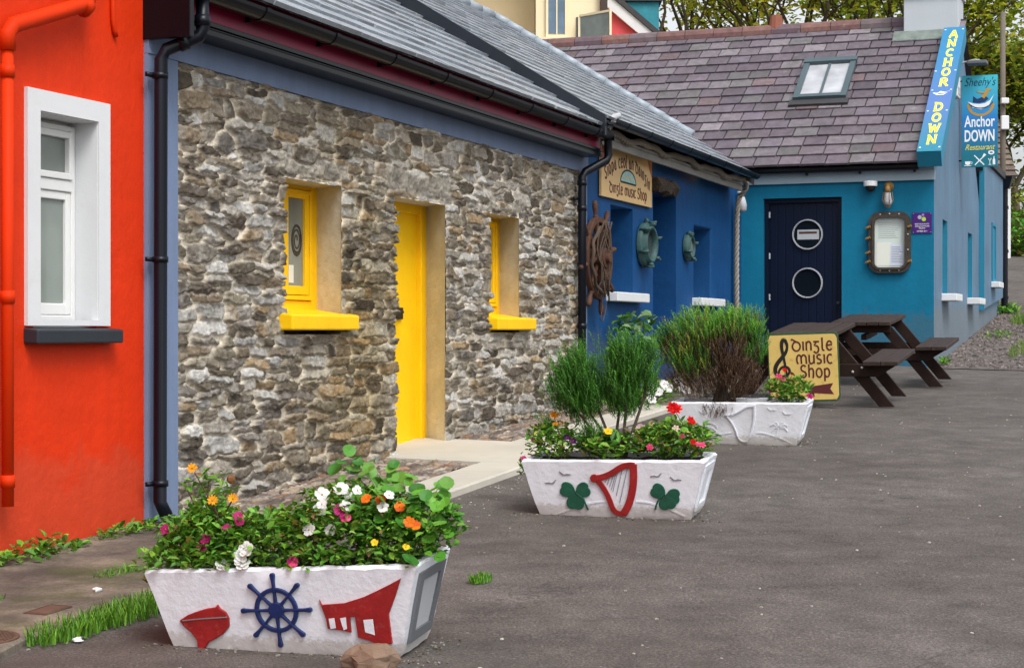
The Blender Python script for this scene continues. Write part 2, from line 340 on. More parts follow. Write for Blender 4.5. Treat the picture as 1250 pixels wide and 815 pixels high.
M = dict(
 road=mk_road(),
 earth=paint('earth', (.09, .075, .045), .4, .95, 25, .5, .02, dirt=(.05, .08, .02), dirtamt=.7),
 oldpave=paint('old_concrete', (.235, .20, .155), .45, .9, 40, .5, .006, dirt=(.075, .068, .052), dirtamt=.9, vscale=1.9),
 slab=paint('pale_concrete', (.50, .47, .405), .18, .85, 60, .3, .003, dirt=(.33, .30, .25), dirtamt=.35),
 gravel=paint('gravel', (.17, .145, .135), .6, .95, 60, 1.0, .02, dirt=(.07, .06, .05), dirtamt=.8, vscale=9),
 red=None,
 redpipe=paint('orange_red_gloss', (.64, .034, .002), .2, .6, 20, .1, spec=.12),
 white=paint('white_masonry_paint', (.66, .675, .69), .07, .6, 22, .25, .006, dirt=(.55, .55, .53), dirtamt=.35),
 planter=paint('planter_white_paint', (.69, .715, .765), .07, .55, 26, .5, .008, dirt=(.44, .43, .41), dirtamt=.5, vscale=3.4, base=(.40, .37, .32), baseh=.03),
 upvc=paint('white_frame', (.72, .73, .72), .08, .4, 30, .08),
 sill=paint('dark_slate_sill', (.022, .027, .036), .2, .5, 30, .2),
 band=paint('grey_blue_render', (.165, .225, .36), .12, .7, 25, .3, dirt=(.12, .16, .25), dirtamt=.5, streak=.1),
 yellow=paint('yellow_gloss', (.94, .555, .004), .12, .5, 18, .25, .004, dirt=(.62, .36, .01), dirtamt=.5, vscale=3.5, spec=.25),
 plaster=paint('beige_reveal', (.62, .60, .53), .3, .9, 14, .7, .014, dirt=(.42, .35, .22), dirtamt=.6, vscale=4),
 black=paint('black_gloss', (.004, .005, .008), .3, .3, 20, .1, spec=.22),
 blackpipe=paint('black_pipe', (.004, .006, .012), .2, .35, 15, .1, spec=.25),
 crimson=paint('crimson_gloss', (.26, .004, .045), .4, .35, 12, .1, dirt=(.03, .006, .014), dirtamt=.8, vscale=.9, spec=.25),
 blue=paint('royal_blue_render', (.003, .066, .215), .28, .65, 10, .4, .014, dirt=(.008, .092, .25), dirtamt=.7, vscale=1.4, spec=.25, streak=.08, base=(.06, .09, .14), baseh=.3),
 navy=paint('navy_door', (.002, .007, .024), .25, .4, 40, .1, spec=.22),
 bluedoor=paint('deep_blue_door', (.003, .042, .16), .15, .6, 30, .15, spec=.2),
 teal=paint('teal_render', (.002, .160, .285), .2, .65, 9, .4, .012, dirt=(.006, .105, .20), dirtamt=.7, vscale=1.5, spec=.2, streak=.06, base=(.05, .11, .15), baseh=.2),
 gable=paint('faded_blue_render', (.115, .210, .315), .3, .65, 12, .4, .012, dirt=(.11, .18, .29), dirtamt=.7, vscale=1.1, streak=.12, base=(.16, .17, .17), baseh=.3),
 tealtrim=paint('teal_trim', (.012, .20, .32), .15, .6, 12, .2),
 fascia=paint('pale_blue_board', (.33, .43, .50), .12, .5, 20, .1),
 greywood=paint('grey_weathered_wood', (.34, .33, .31), .35, .85, 40, .4),
 oldwood=paint('dark_driftwood', (.075, .055, .040), .5, .9, 35, .8, .02, dirt=(.20, .17, .14), dirtamt=.7, vscale=14),
 rope=paint('rope', (.31, .275, .225), .3, .95, 120, .6, .004),
 rust=paint('rusty_wood', (.095, .038, .020), .5, .75, 40, .6, .006, dirt=(.05, .03, .022), dirtamt=.8, vscale=8),
 chain=paint('old_netting', (.09, .06, .04), .4, .9, 60, .5),
 verdigris=paint('verdigris_brass', (.040, .105, .105), .5, .6, 30, .5, .004, dirt=(.02, .04, .045), dirtamt=.85, vscale=14),
 bronze=paint('dark_bronze', (.060, .048, .038), .5, .5, 30, .4, .003, dirt=(.16, .10, .05), dirtamt=.7, vscale=18),
 brass=paint('worn_brass', (.30, .17, .05), .3, .45, 30, .2),
 chrome=paint('steel_ring', (.40, .42, .45), .1, .25, 20, .05, spec=.9),
 slate1=attr_mat('blue_slate', .30, 9, .25, 50, .3, .003, spec=.75, lichen=.25),
 slate2=attr_mat('purple_slate', .6, 10, .35, 40, .5, .005, spec=.35, lichen=.5),
 lead=paint('lead_roll', (.32, .37, .42), .25, .4, 20, .3, .004, dirt=(.2, .23, .26), dirtamt=.6, vscale=6),
 stone=attr_mat('rubble_stone', .88, 30, .45, 75, .8, .007, spec=.3),
 sett=attr_mat('slate_setts', .85, 25, .4, 90, .6, .006, spec=.3),
 leaf=attr_mat('leaf', .5, 40, .15, 0, 0, 0, spec=.35, trans=.25),
 petal=attr_mat('petal', .6, 60, .08, 0, 0, 0, spec=.2, trans=.3),
 bark=paint('bark', (.11, .085, .06), .4, .95, 40, .8, .01),
 twig=paint('brown_twigs', (.10, .06, .035), .4, .9, 40, .4),
 soil=paint('soil', (.035, .025, .018), .5, 1, 40, 1, .02),
 wood=paint('dark_stained_wood', (.026, .013, .009), .45, .65, 24, .4, .004, dirt=(.065, .038, .028), dirtamt=.6, vscale=7, spec=.2),
 woodtop=paint('worn_table_top', (.045, .029, .023), .5, .6, 30, .4, .004, dirt=(.11, .09, .08), dirtamt=.7, vscale=8, spec=.25),
 pane=glass('dark_pane', (.035, .045, .05)),
 paneg=glass('curtained_pane', (.20, .23, .21), .08),
 panes=glass('sky_pane', (.10, .17, .25), .05),
 darkpane=paint('dark_door_pane', (.006, .010, .016), .3, .15, 5, .02, spec=.12),  # dark colour stands in for the dark surroundings this glass would reflect
 skypane=glass('skylight_pane', (.44, .45, .48), .15),
 signcream=paint('sign_cream', (.70, .48, .22), .12, .5, 20, .05, dirt=(.62, .38, .15), dirtamt=.6, vscale=3),
 signyel=paint('sign_yellow', (.70, .50, .15), .15, .5, 25, .15, dirt=(.34, .17, .03), dirtamt=.9, vscale=4),
 signgreen=paint('sign_green_edge', (.03, .10, .045), .4, .6, 25, .3, dirt=(.16, .05, .02), dirtamt=.9, vscale=11),
 maroon=paint('maroon_lettering', (.10, .016, .018), .2, .6, 30, .05),
 inkblack=paint('black_paint', (.012, .011, .011), .2, .6, 30, .05),
 fanblue=paint('pale_fan', (.33, .60, .60), .3, .6, 20, .05, dirt=(.15, .4, .35), dirtamt=.8, vscale=30),
 signred=paint('sign_red_corner', (.42, .10, .04), .2, .6, 20, .05),
 relred=paint('relief_red', (.33, .012, .012), .4, .6, 25, .4, dirt=(.42, .10, .09), dirtamt=.5, vscale=13),
 relblue=paint('relief_blue', (.008, .022, .115), .4, .5, 25, .4, dirt=(.05, .07, .18), dirtamt=.4, vscale=18),
 relgreen=paint('relief_green', (.010, .098, .055), .45, .6, 25, .4, dirt=(.05, .16, .11), dirtamt=.5, vscale=14),
 grey=paint('grey_panel', (.13, .14, .155), .2, .6, 25, .2),
 greylt=paint('pale_grey_panel', (.42, .44, .47), .15, .6, 25, .2),
 bird=paint('bird_grey', (.22, .22, .24), .2, .6, 25, .1),
 letyel=paint('lettering_yellow', (.90, .74, .02), .06, .5, 20, .03),
 letwhite=paint('lettering_white', (.85, .87, .88), .03, .5, 20, .03),
 letnavy=paint('lettering_navy', (.01, .04, .13), .1, .5, 20, .03),
 gold=paint('emblem_gold', (.55, .30, .05), .15, .5, 20, .03),
 purple=paint('purple_plaque', (.055, .010, .165), .1, .35, 20, .03),
 lime=paint('lime_disc', (.40, .62, .06), .05, .5, 20, .03),
 lilac=paint('lilac_disc', (.36, .18, .50), .05, .5, 20, .03),
 paper=paint('paper', (.74, .76, .68), .06, .5, 20, .05),
 paperblue=paint('blue_paper', (.62, .68, .80), .06, .5, 20, .05),
 cream=paint('cream_render', (.74, .58, .34), .07, .7, 20, .2),
 creamlt=paint('pale_cream_render', (.82, .70, .46), .06, .7, 20, .2),
 pinkred=paint('coral_red_render', (.66, .075, .085), .1, .6, 20, .2),
 brown=paint('brown_gutter', (.05, .03, .022), .2, .5, 20, .1),
 tealch=paint('teal_chimney', (.03, .27, .34), .35, .7, 20, .3, dirt=(.03, .18, .24), dirtamt=.7, vscale=5),
 chim=paint('pale_grey_render', (.47, .51, .54), .08, .75, 20, .2),
 darkslate=paint('dark_slate', (.05, .05, .055), .4, .7, 12, .5, .02),
 tile=paint('brown_tile', (.14, .10, .085), .4, .8, 20, .4),
 pole=paint('pole_wood', (.16, .135, .11), .3, .9, 30, .4),
 galv=paint('galvanised', (.42, .43, .44), .15, .45, 20, .1),
 rock=paint('sandstone', (.22, .145, .10), .3, .9, 18, .6, .012, dirt=(.12, .08, .06), dirtamt=.6, vscale=7),
 ironred=paint('rusty_iron', (.13, .075, .05), .4, .8, 50, .6, .005),
 lamp=emit('lamp_glow', (1.0, .48, .08), 2.2),
)
M['red'] = mk_red(); M['pave'] = mk_pave()
def grad_sign(name, c0, c1, c2, axis='Z', z0=0, z1=1, rough=.45):
    # printed colour gradient of a sign face (printed artwork, in object space)
    t = NT(name); tc = t.n('ShaderNodeTexCoord'); sp = t.n('ShaderNodeSeparateXYZ'); t.l(tc, 'Object', sp, 'Vector')
    mr = t.n('ShaderNodeMapRange'); mr.inputs['From Min'].default_value = z0; mr.inputs['From Max'].default_value = z1
    t.l(sp, axis, mr, 'Value'); r = t.ramp(mr, 'Result', [(0, c0), (.5, c1), (1, c2)]); t.l(r, 'Color', t.b, 'Base Color')
    t.b.inputs['Roughness'].default_value = rough; return t.m

# ---------------------------------------------------------------- helpers for walls, roofs, stone
def wall_holes(mb, a0, a1, z0, z1, b0, b1, holes):
    """slab from b1 (front) back to b0, with rectangular holes (a0,a1,z0,z1) cut right through"""
    A = sorted({a0, a1, *[h[i] for h in holes for i in (0, 1)]}); Z = sorted({z0, z1, *[h[i] for h in holes for i in (2, 3)]})
    for i in range(len(A)-1):
        for j in range(len(Z)-1):
            ca, cz = (A[i]+A[i+1])/2, (Z[j]+Z[j+1])/2
            if any(h[0] < ca < h[1] and h[2] < cz < h[3] for h in holes): continue
            for b in (b0, b1): mb.add([(A[i], b, Z[j]), (A[i+1], b, Z[j]), (A[i+1], b, Z[j+1]), (A[i], b, Z[j+1])], [(0, 1, 2, 3)])
    for (x0, x1, y0, y1) in list(holes)+[(a0, a1, z0, z1)]:
        for p, q in (((x0, y0), (x1, y0)), ((x1, y0), (x1, y1)), ((x1, y1), (x0, y1)), ((x0, y1), (x0, y0))):
            mb.add([(p[0], b0, p[1]), (q[0], b0, q[1]), (q[0], b1, q[1]), (p[0], b1, p[1])], [(0, 1, 2, 3)])
    return mb
def ring(mb, a0, a1, z0, z1, w, b0, b1, wb=None, wt=None):
    wb = w if wb is None else wb; wt = w if wt is None else wt
    mb.box(a0, a0+w, b0, b1, z0, z1); mb.box(a1-w, a1, b0, b1, z0, z1)
    mb.box(a0+w, a1-w, b0, b1, z0, z0+wb); mb.box(a0+w, a1-w, b0, b1, z1-wt, z1); return mb

def fast_mesh(name, V, F, C, mat, parent=None, smooth=True):
    Mx = MW[parent.name] if parent is not None else Matrix.Translation((float(V[:, 0].mean()), float(V[:, 1].mean()), float(V[:, 2].min())))
    iM = np.array(Mx.inverted()); V = V @ iM[:3, :3].T+iM[:3, 3]
    me = bpy.data.meshes.new(name); me.vertices.add(len(V)); me.vertices.foreach_set('co', V.astype(np.float32).ravel())
    n = len(F); me.loops.add(4*n); me.loops.foreach_set('vertex_index', F.astype(np.int32).ravel()); me.polygons.add(n)
    me.polygons.foreach_set('loop_start', np.arange(0, 4*n, 4, dtype=np.int32)); me.polygons.foreach_set('loop_total', np.full(n, 4, dtype=np.int32))
    me.polygons.foreach_set('use_smooth', np.full(n, smooth)); me.update()
    at = me.color_attributes.new('Col', 'FLOAT_COLOR', 'POINT'); cc = np.ones((len(V), 4), dtype=np.float32); cc[:, :3] = C; at.data.foreach_set('color', cc.ravel())
    me.validate(); me.materials.append(mat); o = bpy.data.objects.new(name, me); COL.objects.link(o)
    if parent is not None: o.parent = parent
    else: o.matrix_world = Mx
    MW[o.name] = Mx; return o

def rubble(a0, a1, b0, b1, du, cw, ch, relief, pal, mortar, seed, holes=(), warp=.05, tilt=.5, mw=.16, holeedge=.03, nz=.9):
    """height field of irregular stones bedded in mortar; returns A,B,H,C,mask on a grid"""
    r = np.random.default_rng(seed); a = np.arange(a0, a1+du/2, du); b = np.arange(b0, b1+du/2, du); A, B = np.meshgrid(a, b)
    seeds = []; y = b0-ch
    while y < b1+2*ch:
        h = ch*r.uniform(.6, 1.55); x = a0-.3-r.uniform(0, cw)
        while x < a1+.3+cw:
            w = cw*r.uniform(.4, 1.75)
            if w > cw*.9 and h > ch*.9 and r.random() < .35:
                seeds += [(x+w/2, y+h*.2, w, h*.5), (x+w/2+r.uniform(-.2, .2)*w, y+h*.8, w*.9, h*.5)]
            else: seeds.append((x+w/2, y+h/2+r.uniform(-.3, .3)*h, w, h*r.uniform(.8, 1.2)))
            x += w*r.uniform(.9, 1.05)
        y += h
    S = np.array(seeds); ns = len(S)
    WA = A+warp*2*(fbm(A, B, 6, seed+1, 4)-.5)+.024*(fbm(A, B, 30, seed+71, 2)-.5); WB = B+warp*1.2*(fbm(A+5, B, 7, seed+2, 4)-.5)+.016*(fbm(A+3, B, 34, seed+73, 2)-.5)
    F1 = np.full(A.shape, 9.); F2 = F1.copy(); I1 = np.zeros(A.shape, int)
    step = .5
    for x in np.arange(a0, a1, step):
        c = (a >= x-1e-9) & (a < x+step-1e-9)
        if not c.any(): c = (a >= x)
        idx = np.where((S[:, 0] > x-.55) & (S[:, 0] < x+step+.55))[0]
        wa, wb = WA[:, c], WB[:, c]; f1, f2, i1 = F1[:, c], F2[:, c], I1[:, c]
        for k in idx:
            d = (np.abs((wa-S[k, 0])/(S[k, 2]*.5))**2.6+np.abs((wb-S[k, 1])/(S[k, 3]*.5))**2.6)**(1/2.6)
            lt = d < f1; f2 = np.where(lt, f1, np.minimum(f2, d)); i1 = np.where(lt, k, i1); f1 = np.where(lt, d, f1)
        F1[:, c], F2[:, c], I1[:, c] = f1, f2, i1
    e = np.clip((F2-F1)/mw*2.0-.55, 0, 1); e = e*e*(3-2*e); e *= np.clip((1.5-F1)/.3, 0, 1)
    hs = r.uniform(.35, 1.1, ns); tx = r.normal(0, tilt, ns); ty = r.normal(-.25, tilt, ns)
    dx = (A-S[I1, 0])/S[I1, 2]; dy = (B-S[I1, 1])/S[I1, 3]
    n1 = fbm(A, B, 14, seed+3, 4)-.5; n2 = fbm(A, B, 60, seed+4, 3)-.5
    strat = np.abs(fbm(A*.5+S[I1, 0], B*3, 22, seed+8, 3)-.5)
    H = relief*(e*(hs[I1]+tx[I1]*dx+ty[I1]*dy*.8+nz*n1-nz*1.1*strat)+.25*n1)+relief*.22*n2
    pc = np.array(pal)[r.integers(0, len(pal), ns)]*r.uniform(.7, 1.3, (ns, 1)); lich = np.clip((fbm(A, B, 9, seed+5, 5)-.56)*7, 0, 1)
    C = pc[I1]; C = C*(1-.33*lich[..., None])+np.array((.50, .48, .44))*.33*lich[..., None]; C = C*(.72+.56*fbm(A, B, 45, seed+33, 3))[..., None]
    es = np.clip(((F2-F1)+.16*(fbm(A, B, 26, seed+31, 3)-.5))/mw*3.4-1.1, 0, 1)[..., None]; gm = (.8+.5*fbm(A, B, 3, seed+6, 4))[..., None]
    C = C*es+np.array(mortar)*gm*(1-es)
    mask = np.zeros(A.shape, bool); nb = fbm(A*0+3, B, 9, seed+7, 4)-.5
    for (x0, x1, z0, z1) in holes:
        l = x0+holeedge*2.2*(fbm(A*0+x0, B, 8, seed+9, 3)-.5); rr = x1-.022+holeedge*.8*(fbm(A*0+x1, B, 6, seed+10, 3)-.5); tp = z1-.028+holeedge*.8*(fbm(A, B*0+z1, 6, seed+12, 3)-.5)
        mask |= (A > l) & (A < rr) & (B > z0) & (B < tp)
        near = np.clip(1-np.maximum(np.abs(A-rr)-.0, 0)/.05, 0, 1)*((B > z0) & (B < z1+.03)); near = np.maximum(near, np.clip(1-np.abs(B-tp)/.035, 0, 1)*((A > l) & (A < rr)))
        H = H*(1-near)+.024*near
    return A, B, H, C, mask
def skin(name, data, fn, mat, parent=None, dz=None):
    A, B, H, C, mask = data; nb, na = A.shape; V = fn(A, B, H).reshape(-1, 3); idx = np.arange(na*nb).reshape(nb, na)
    F = np.stack([idx[:-1, :-1], idx[:-1, 1:], idx[1:, 1:], idx[1:, :-1]], -1); cm = mask[:-1, :-1] | mask[1:, 1:] | mask[:-1, 1:] | mask[1:, :-1]
    return fast_mesh(name, V, F[~cm].reshape(-1, 4), C.reshape(-1, 3), mat, parent)
def nWP(S, O, Z): return np.stack([P0X+S*DX+O*NX, P0Y+S*DY+O*NY, Z], -1)

def slates(mb, org, Av, Uv, L, K, w, e, pal, t=.008, jw=.0, jit=.004, skip=None, gap=.003):
    """courses of single slates: Av along the eave, Uv up the slope"""
    Av = Vector(Av).normalized(); Uv = Vector(Uv).normalized(); N = Av.cross(Uv)
    if N.z < 0: N = -N
    org = Vector(org); rows = int(K/e)+1
    for r_ in range(rows):
        y0 = r_*e; y1 = min(y0+e*1.12, K); x = -w*(.5 if r_ % 2 else 0)-random.uniform(0, .02)
        if y0 >= K: break
        while x < L:
            ww = w*random.uniform(1-jw, 1+jw); a, b = max(0, x+gap), min(L, x+ww-gap); x += ww
            if b-a < .01: continue
            if skip and skip((a+b)/2, (y0+y1)/2): continue
            k = random.uniform(.82, 1.2); c = random.choice(pal); mb.col = tuple(q*k for q in c)
            d = random.uniform(-jit, jit); h0 = t*2.2+random.uniform(0, jit); h1 = t*.35; la = random.uniform(-jit, jit)*.6
            P = lambda u, v, h: org+Av*u+Uv*v+N*h
            mb.add([P(a, y0+d+la, 0), P(b, y0+d-la, 0), P(b, y1, -t), P(a, y1, -t), P(a, y0+d+la, h0), P(b, y0+d-la, h0+random.uniform(-.002, .002)), P(b, y1, h1), P(a, y1, h1)],
                   [(4, 5, 6, 7), (0, 1, 5, 4), (1, 2, 6, 5), (3, 0, 4, 7)], raw=True)
    return mb
def halfpipe(mb, p0, p1, r, th=.006, n=10, col=None):
    """half-round gutter between two points in the builder's own coordinates (s,o,z), running along s"""
    vs = []
    for s in (p0[0], p1[0]):
        o, z = (p0[1], p0[2]) if s == p0[0] else (p1[1], p1[2])
        for rr in (r, r-th):
            for k in range(n+1):
                a = PI+PI*k/n; vs.append((s, o+rr*math.cos(a), z+rr*math.sin(a)))
    m = n+1; fs = []
    for k in range(n): fs += [(k, k+1, 2*m+k+1, 2*m+k), (m+k, m+k+1, 3*m+k+1, 3*m+k)]
    for b in (0, n): fs.append((b, m+b, 3*m+b, 2*m+b))
    for k in range(n): fs += [(k, k+1, m+k+1, m+k), (2*m+k, 2*m+k+1, 3*m+k+1, 3*m+k)]
    return mb.add(vs, fs)
def bolts(mb, pts, r, n=8):
    for p in pts: mb.blob(p, r, n, 4, 0)

# ================================================================= SETTING
def lin(a, b, st): return list(np.linspace(a, b, max(2, int(round(abs(b-a)/st))+1)))
xs = [-120, -80, -50, -30, -20]+lin(-15, 15, 1)+[20, 30, 50, 80, 120]; ys = [-20, -10]+lin(-5, 60, .5)+[70, 80, 90, 120, 160, 220]
g = MB().grid(xs, ys, lambda x, y: ZG(x, y)-.03).build('ground', M['earth']); tag(g, kind='structure')
g = MB(); g.f = lambda s, o, z: (*WP(s, o, 0)[:2], ZS(s, o)+z)
g.grid(lin(-16, 14.3, .5), [-.2, 1, 2, 4, 6, 9, 12, 16, 22], lambda s, o: .0)
g.grid(lin(14.3, 24.5, .5), [2.45, 4, 6, 9, 12, 16, 22], lambda s, o: .0)
g.grid(lin(24.5, 52, .5), [-8, -4, 0, 2.45, 4, 6, 9, 12, 16, 22], lambda s, o: .0)
tag(g.build('road', M['road'], smooth=True), kind='structure')
# forecourt strip beside the gable
g = MB(); g.f = lambda s, o, z: (*WP(s, o, 0)[:2], ZS(s, o)+z)
sg = lin(14.0, 25.0, .25); n_ = 9
for i in range(len(sg)-1):
    def oe(s): return float(np.interp(s, [14.0, 15.5, 17, 20, 23, 25], [3.75, 3.62, 3.5, 3.2, 2.95, 2.75]))+.06*math.sin(s*5)
    r0 = [(sg[i], 2.5+(oe(sg[i])-2.5)*k/n_, .01) for k in range(n_+1)]; r1 = [(sg[i+1], 2.5+(oe(sg[i+1])-2.5)*k/n_, .01) for k in range(n_+1)]
    g.add(r0+r1, [(k, k+1, n_+2+k, n_+1+k) for k in range(n_)])
tag(g.build('gravel', M['gravel'], weld=True), kind='structure')
random.seed(3); g = MB()
for i in range(1500):
    s = random.uniform(14.2, 24.5); o = 2.56+random.random()*(oe(s)-2.5); p = WP(s, o, 0); k = random.uniform(.4, 1.5); g.col = (.2*k, .17*k, .155*k)
    g.blob((p[0], p[1], ZS(s, o)+.012), random.uniform(.01, .03), 5, 3, .3, .7)
tag(g.build('gravel_stones', M['sett'], recalc=False), kind='stuff', label='loose grey gravel along the foot of the blue gable wall')
# pavement in front of the terrace: worn concrete, pale path to the door, slate setts
def slabgrid(s0, s1, o0, o1, h, mat, name, st=.25, edge=True, oend=None):
    g = MB(); g.f = lambda s, o, z: (*WP(s, o, 0)[:2], ZS(s, o)+z)
    ss = lin(s0, s1, st); no = max(2, int((o1-o0)/.2)+1); f1 = (lambda s: o1) if oend is None else oend
    rows = [[(s, o0+(f1(s)-o0)*k/no, h) for k in range(no+1)]+[(s, f1(s)+.012, h-.012), (s, f1(s)+.02, -.15)] for s in ss]; m = no+3
    g.add([p for r_ in rows for p in r_], [(i*m+k, i*m+k+1, (i+1)*m+k+1, (i+1)*m+k) for i in range(len(ss)-1) for k in range(m-1)])
    for s, i in ((ss[0], 0), (ss[-1], -1)): g.add([(p[0], p[1], p[2]) for p in rows[i][:-2]]+[(p[0], p[1], -.15) for p in rows[i][:-2]], [(k, k+1, m-2+k+1, m-2+k) for k in range(no)])
    return tag(g.build(name, mat), kind='structure')
slabgrid(-9, -.05, -.05, 1.2, .035, M['pave'], 'pavement', oend=lambda s: 1.22+.03*math.sin(s*3)+.02*math.sin(s*11))
slabgrid(-.05, 1.25, .76, 1.12, .035, M['pave'], 'pavement')
slabgrid(1.25, 2.78, .77, 1.10, .05, M['slab'], 'concrete_path')
slabgrid(2.78, 4.05, -.3, 1.06, .05, M['slab'], 'concrete_path')
slabgrid(4.05, 7.6, .52, .86, .05, M['slab'], 'kerb_strip')
slabgrid(7.6, 14.2, -.05, .80, .045, M['pave'], 'pavement')
setpal = [(.22, .165, .125), (.15, .115, .095), (.27, .21, .155), (.19, .145, .13), (.26, .15, .09), (.13, .105, .09), (.36, .30, .24)]
for (s0, s1, o1, sd) in ((-.05, 2.77, .75, 21), (4.06, 7.6, .51, 22)):
    dat = rubble(s0, s1, -.02, o1, .011, .20, .040, .020, setpal, (.10, .08, .06), sd, warp=.035, tilt=.3, mw=.6)
    def fn(A, B, H):
        X, Y = P0X+A*DX+B*NX, P0Y+A*DY+B*NY; return np.stack([X, Y, np.interp(Y, GY, GZ)+.03+H], -1)
    tag(skin('cobble_strip', dat, fn, M['sett']), kind='structure')

# ================================================================= RED HOUSE
H = wthing('red_house', -4, 0, ZS(-4, 0), 'orange red rendered house with white framed sash window and red drainpipe', 'house')
mb = MB(WP); wall_holes(mb, -9, -.335, -.1, 6.0, -.45, 0, [(-1.33, -.79, 1.44, 2.58)]); mb.build('wall', M['red'], H, weld=True)
mb = MB(WP); mb.box(-9, -.34, -6, -.455, -.1, 5.99); mb.build('rear_wall', M['red'], H)
mb = MB(WP)
mb.hexa([WP(0,0,0)]*0 or [(-9.2, .35, 5.95), (-.35, .35, 5.95), (-.35, -3.2, 8.2), (-9.2, -3.2, 8.2), (-9.2, .35, 6.05), (-.35, .35, 6.05), (-.35, -3.2, 8.32), (-9.2, -3.2, 8.32)])
mb.hexa([(-9.2, -6.4, 5.95), (-.35, -6.4, 5.95), (-.35, -3.2, 8.2), (-9.2, -3.2, 8.2), (-9.2, -6.4, 6.05), (-.35, -6.4, 6.05), (-.35, -3.2, 8.32), (-9.2, -3.2, 8.32)])
mb.build('roof', M['darkslate'], H)
# window with white surround
mb = MB(WP); ring(mb, -1.405, -.69, 1.485, 2.66, .105, -.02, .022, wb=.03); wS = mb.build('window_surround', M['white'], H)
mb = MB(WP)
mb.hexa([(-.80, -.16, 1.49), (-.785, -.16, 1.49), (-.785, .012, 1.49), (-.797, .012, 1.49), (-.80, -.16, 2.575), (-.785, -.16, 2.575), (-.785, .012, 2.575), (-.797, .012, 2.575)])
mb.box(-1.33, -.801, -.16, .010, 2.550, 2.575); mb.box(-1.33, -1.31, -.16, -.021, 1.49, 2.55)
mb.build('window_reveal', M['white'], H)
W = MB(WP).box(-1.31, -.80, -.175, -.162, 1.49, 2.55).build('window', M['upvc'], H)
mb = MB(WP); ring(mb, -1.31, -.803, 1.50, 2.53, .035, -.161, -.12, wb=.04, wt=.03); mb.box(-1.275, -.838, -.161, -.115, 2.185, 2.245); ring(mb, -1.274, -.839, 2.247, 2.498, .035, -.161, -.105); ring(mb, -1.274, -.839, 1.542, 2.183, .042, -.161, -.125, wb=.06)
mb.build('frame', M['upvc'], W, bevel=.005)
MB(WP).box(-1.24, -.872, -.161, -.135, 2.283, 2.463).build('pane', M['paneg'], W)
MB(WP).box(-1.233, -.88, -.161, -.142, 1.604, 2.14).build('pane', M['paneg'], W)
MB(WP).hexa([(-1.41, -.15, 1.40), (-.66, -.15, 1.40), (-.66, .085, 1.395), (-1.41, .085, 1.395), (-1.41, -.15, 1.49), (-.66, -.15, 1.49), (-.66, .085, 1.465), (-1.41, .085, 1.465)]).build('sill', M['sill'], W, bevel=.008)
mb = MB(WP); mb.tube([(-1.635, .075, .62), (-1.635, .075, 2.84)], .029, 12)
for z in (.74, 1.62, 2.70): mb.tube([(-1.635, .075, z-.03), (-1.635, .075, z+.03)], .035, 12)
mb.tube([(-1.635, .075, 2.80), (-1.635, .075, 2.88), (-1.60, .078, 2.925), (-1.05, .08, 3.115), (-.98, .08, 3.15), (-.96, .08, 3.8)], .040, 12); mb.tube([(-1.03, .08, 3.10), (-.985, .08, 3.135)], .048, 12)
mb.build('drainpipe', M['redpipe'], H, smooth=True)
mb = MB(WP); mb.tube([(-.66, .012, 3.6), (-.655, .014, 3.12), (-.64, .014, 3.06), (-.62, .012, 3.03)], .013, 8); mb.build('cable', M['redpipe'], H, smooth=True)

# ================================================================= STONE COTTAGE
H = wthing('stone_cottage', 3.5, 0, ZS(3.5, 0), 'rubble stone cottage with yellow door, two yellow windows and grey slate roof', 'cottage')
OP = [(1.27, 2.09, 1.44, 2.46), (3.0, 3.92, .2, 2.46), (4.90, 5.59, 1.45, 2.46)]
spal = [tuple(1.24*v for v in c) for c in [(.20, .17, .13), (.12, .10, .075), (.27, .25, .22), (.155, .135, .10), (.075, .06, .046), (.22, .195, .16), (.20, .145, .085), (.34, .33, .31), (.13, .115, .10), (.095, .078, .056), (.25, .24, .22), (.16, .125, .085)]]
A, B, Hh, C, mask = rubble(-.03, 7.25, .22, 2.99, .0082, .235, .076, .040, spal, (.63, .565, .455), 5, OP, warp=.045, tilt=.42, mw=.56, nz=.55, holeedge=.018)
# darker towards the foot of the wall, mossy brown tone between window and door, mortar haze at the top
br = np.clip((fbm(A, B, 1.1, 91, 4)-.45)*4, 0, 1)*np.clip(1-np.abs(A-2.5)/1.6, 0, 1); C = C*(1-.38*br[..., None]*np.array((.6, .8, 1.3)))
low = np.clip(1-(B-.4)/.7, 0, 1)*fbm(A, B, 2.5, 95, 3); C = C*(1-.35*low[..., None])
Hh += .016*(fbm(A, B, 1.3, 97, 3)-.5)
for (x0, x1, zt, hh) in ((1.12, 2.22, 2.475, .10), (2.78, 4.05, 2.475, .17), (4.8, 5.75, 2.475, .08)):   # long lintel stones over the openings
    w = np.clip(np.minimum(np.minimum(A-x0, x1-A)/.05, np.minimum(B-zt+.01, zt+hh+.03*np.sin(A*7)-B)/.025), 0, 1); n3 = fbm(A, B, 9, 77, 5)
    w = w*.85; Hh = Hh*(1-w)+w*(.028+.07*(n3-.5)); C = C*(1-w[..., None])+w[..., None]*np.array((.30, .275, .23))*(.25+1.5*n3[..., None])
w = np.clip((A+.03)/.07, 0, 1); Hh = Hh*w+.002*(1-w)
skin('wall', (A, B, Hh, C, mask), lambda A, B, Hn: nWP(A, Hn, B), M['stone'], H)
mb = MB(WP); mb.box(-.33, 7.5, -.5, -.42, .1, 3.2); mb.box(-.33, 7.5, -6.5, -6.4, .1, 3.2); mb.build('inner_wall', M['plaster'], H)
mb = MB(WP)   # plastered reveals, splayed
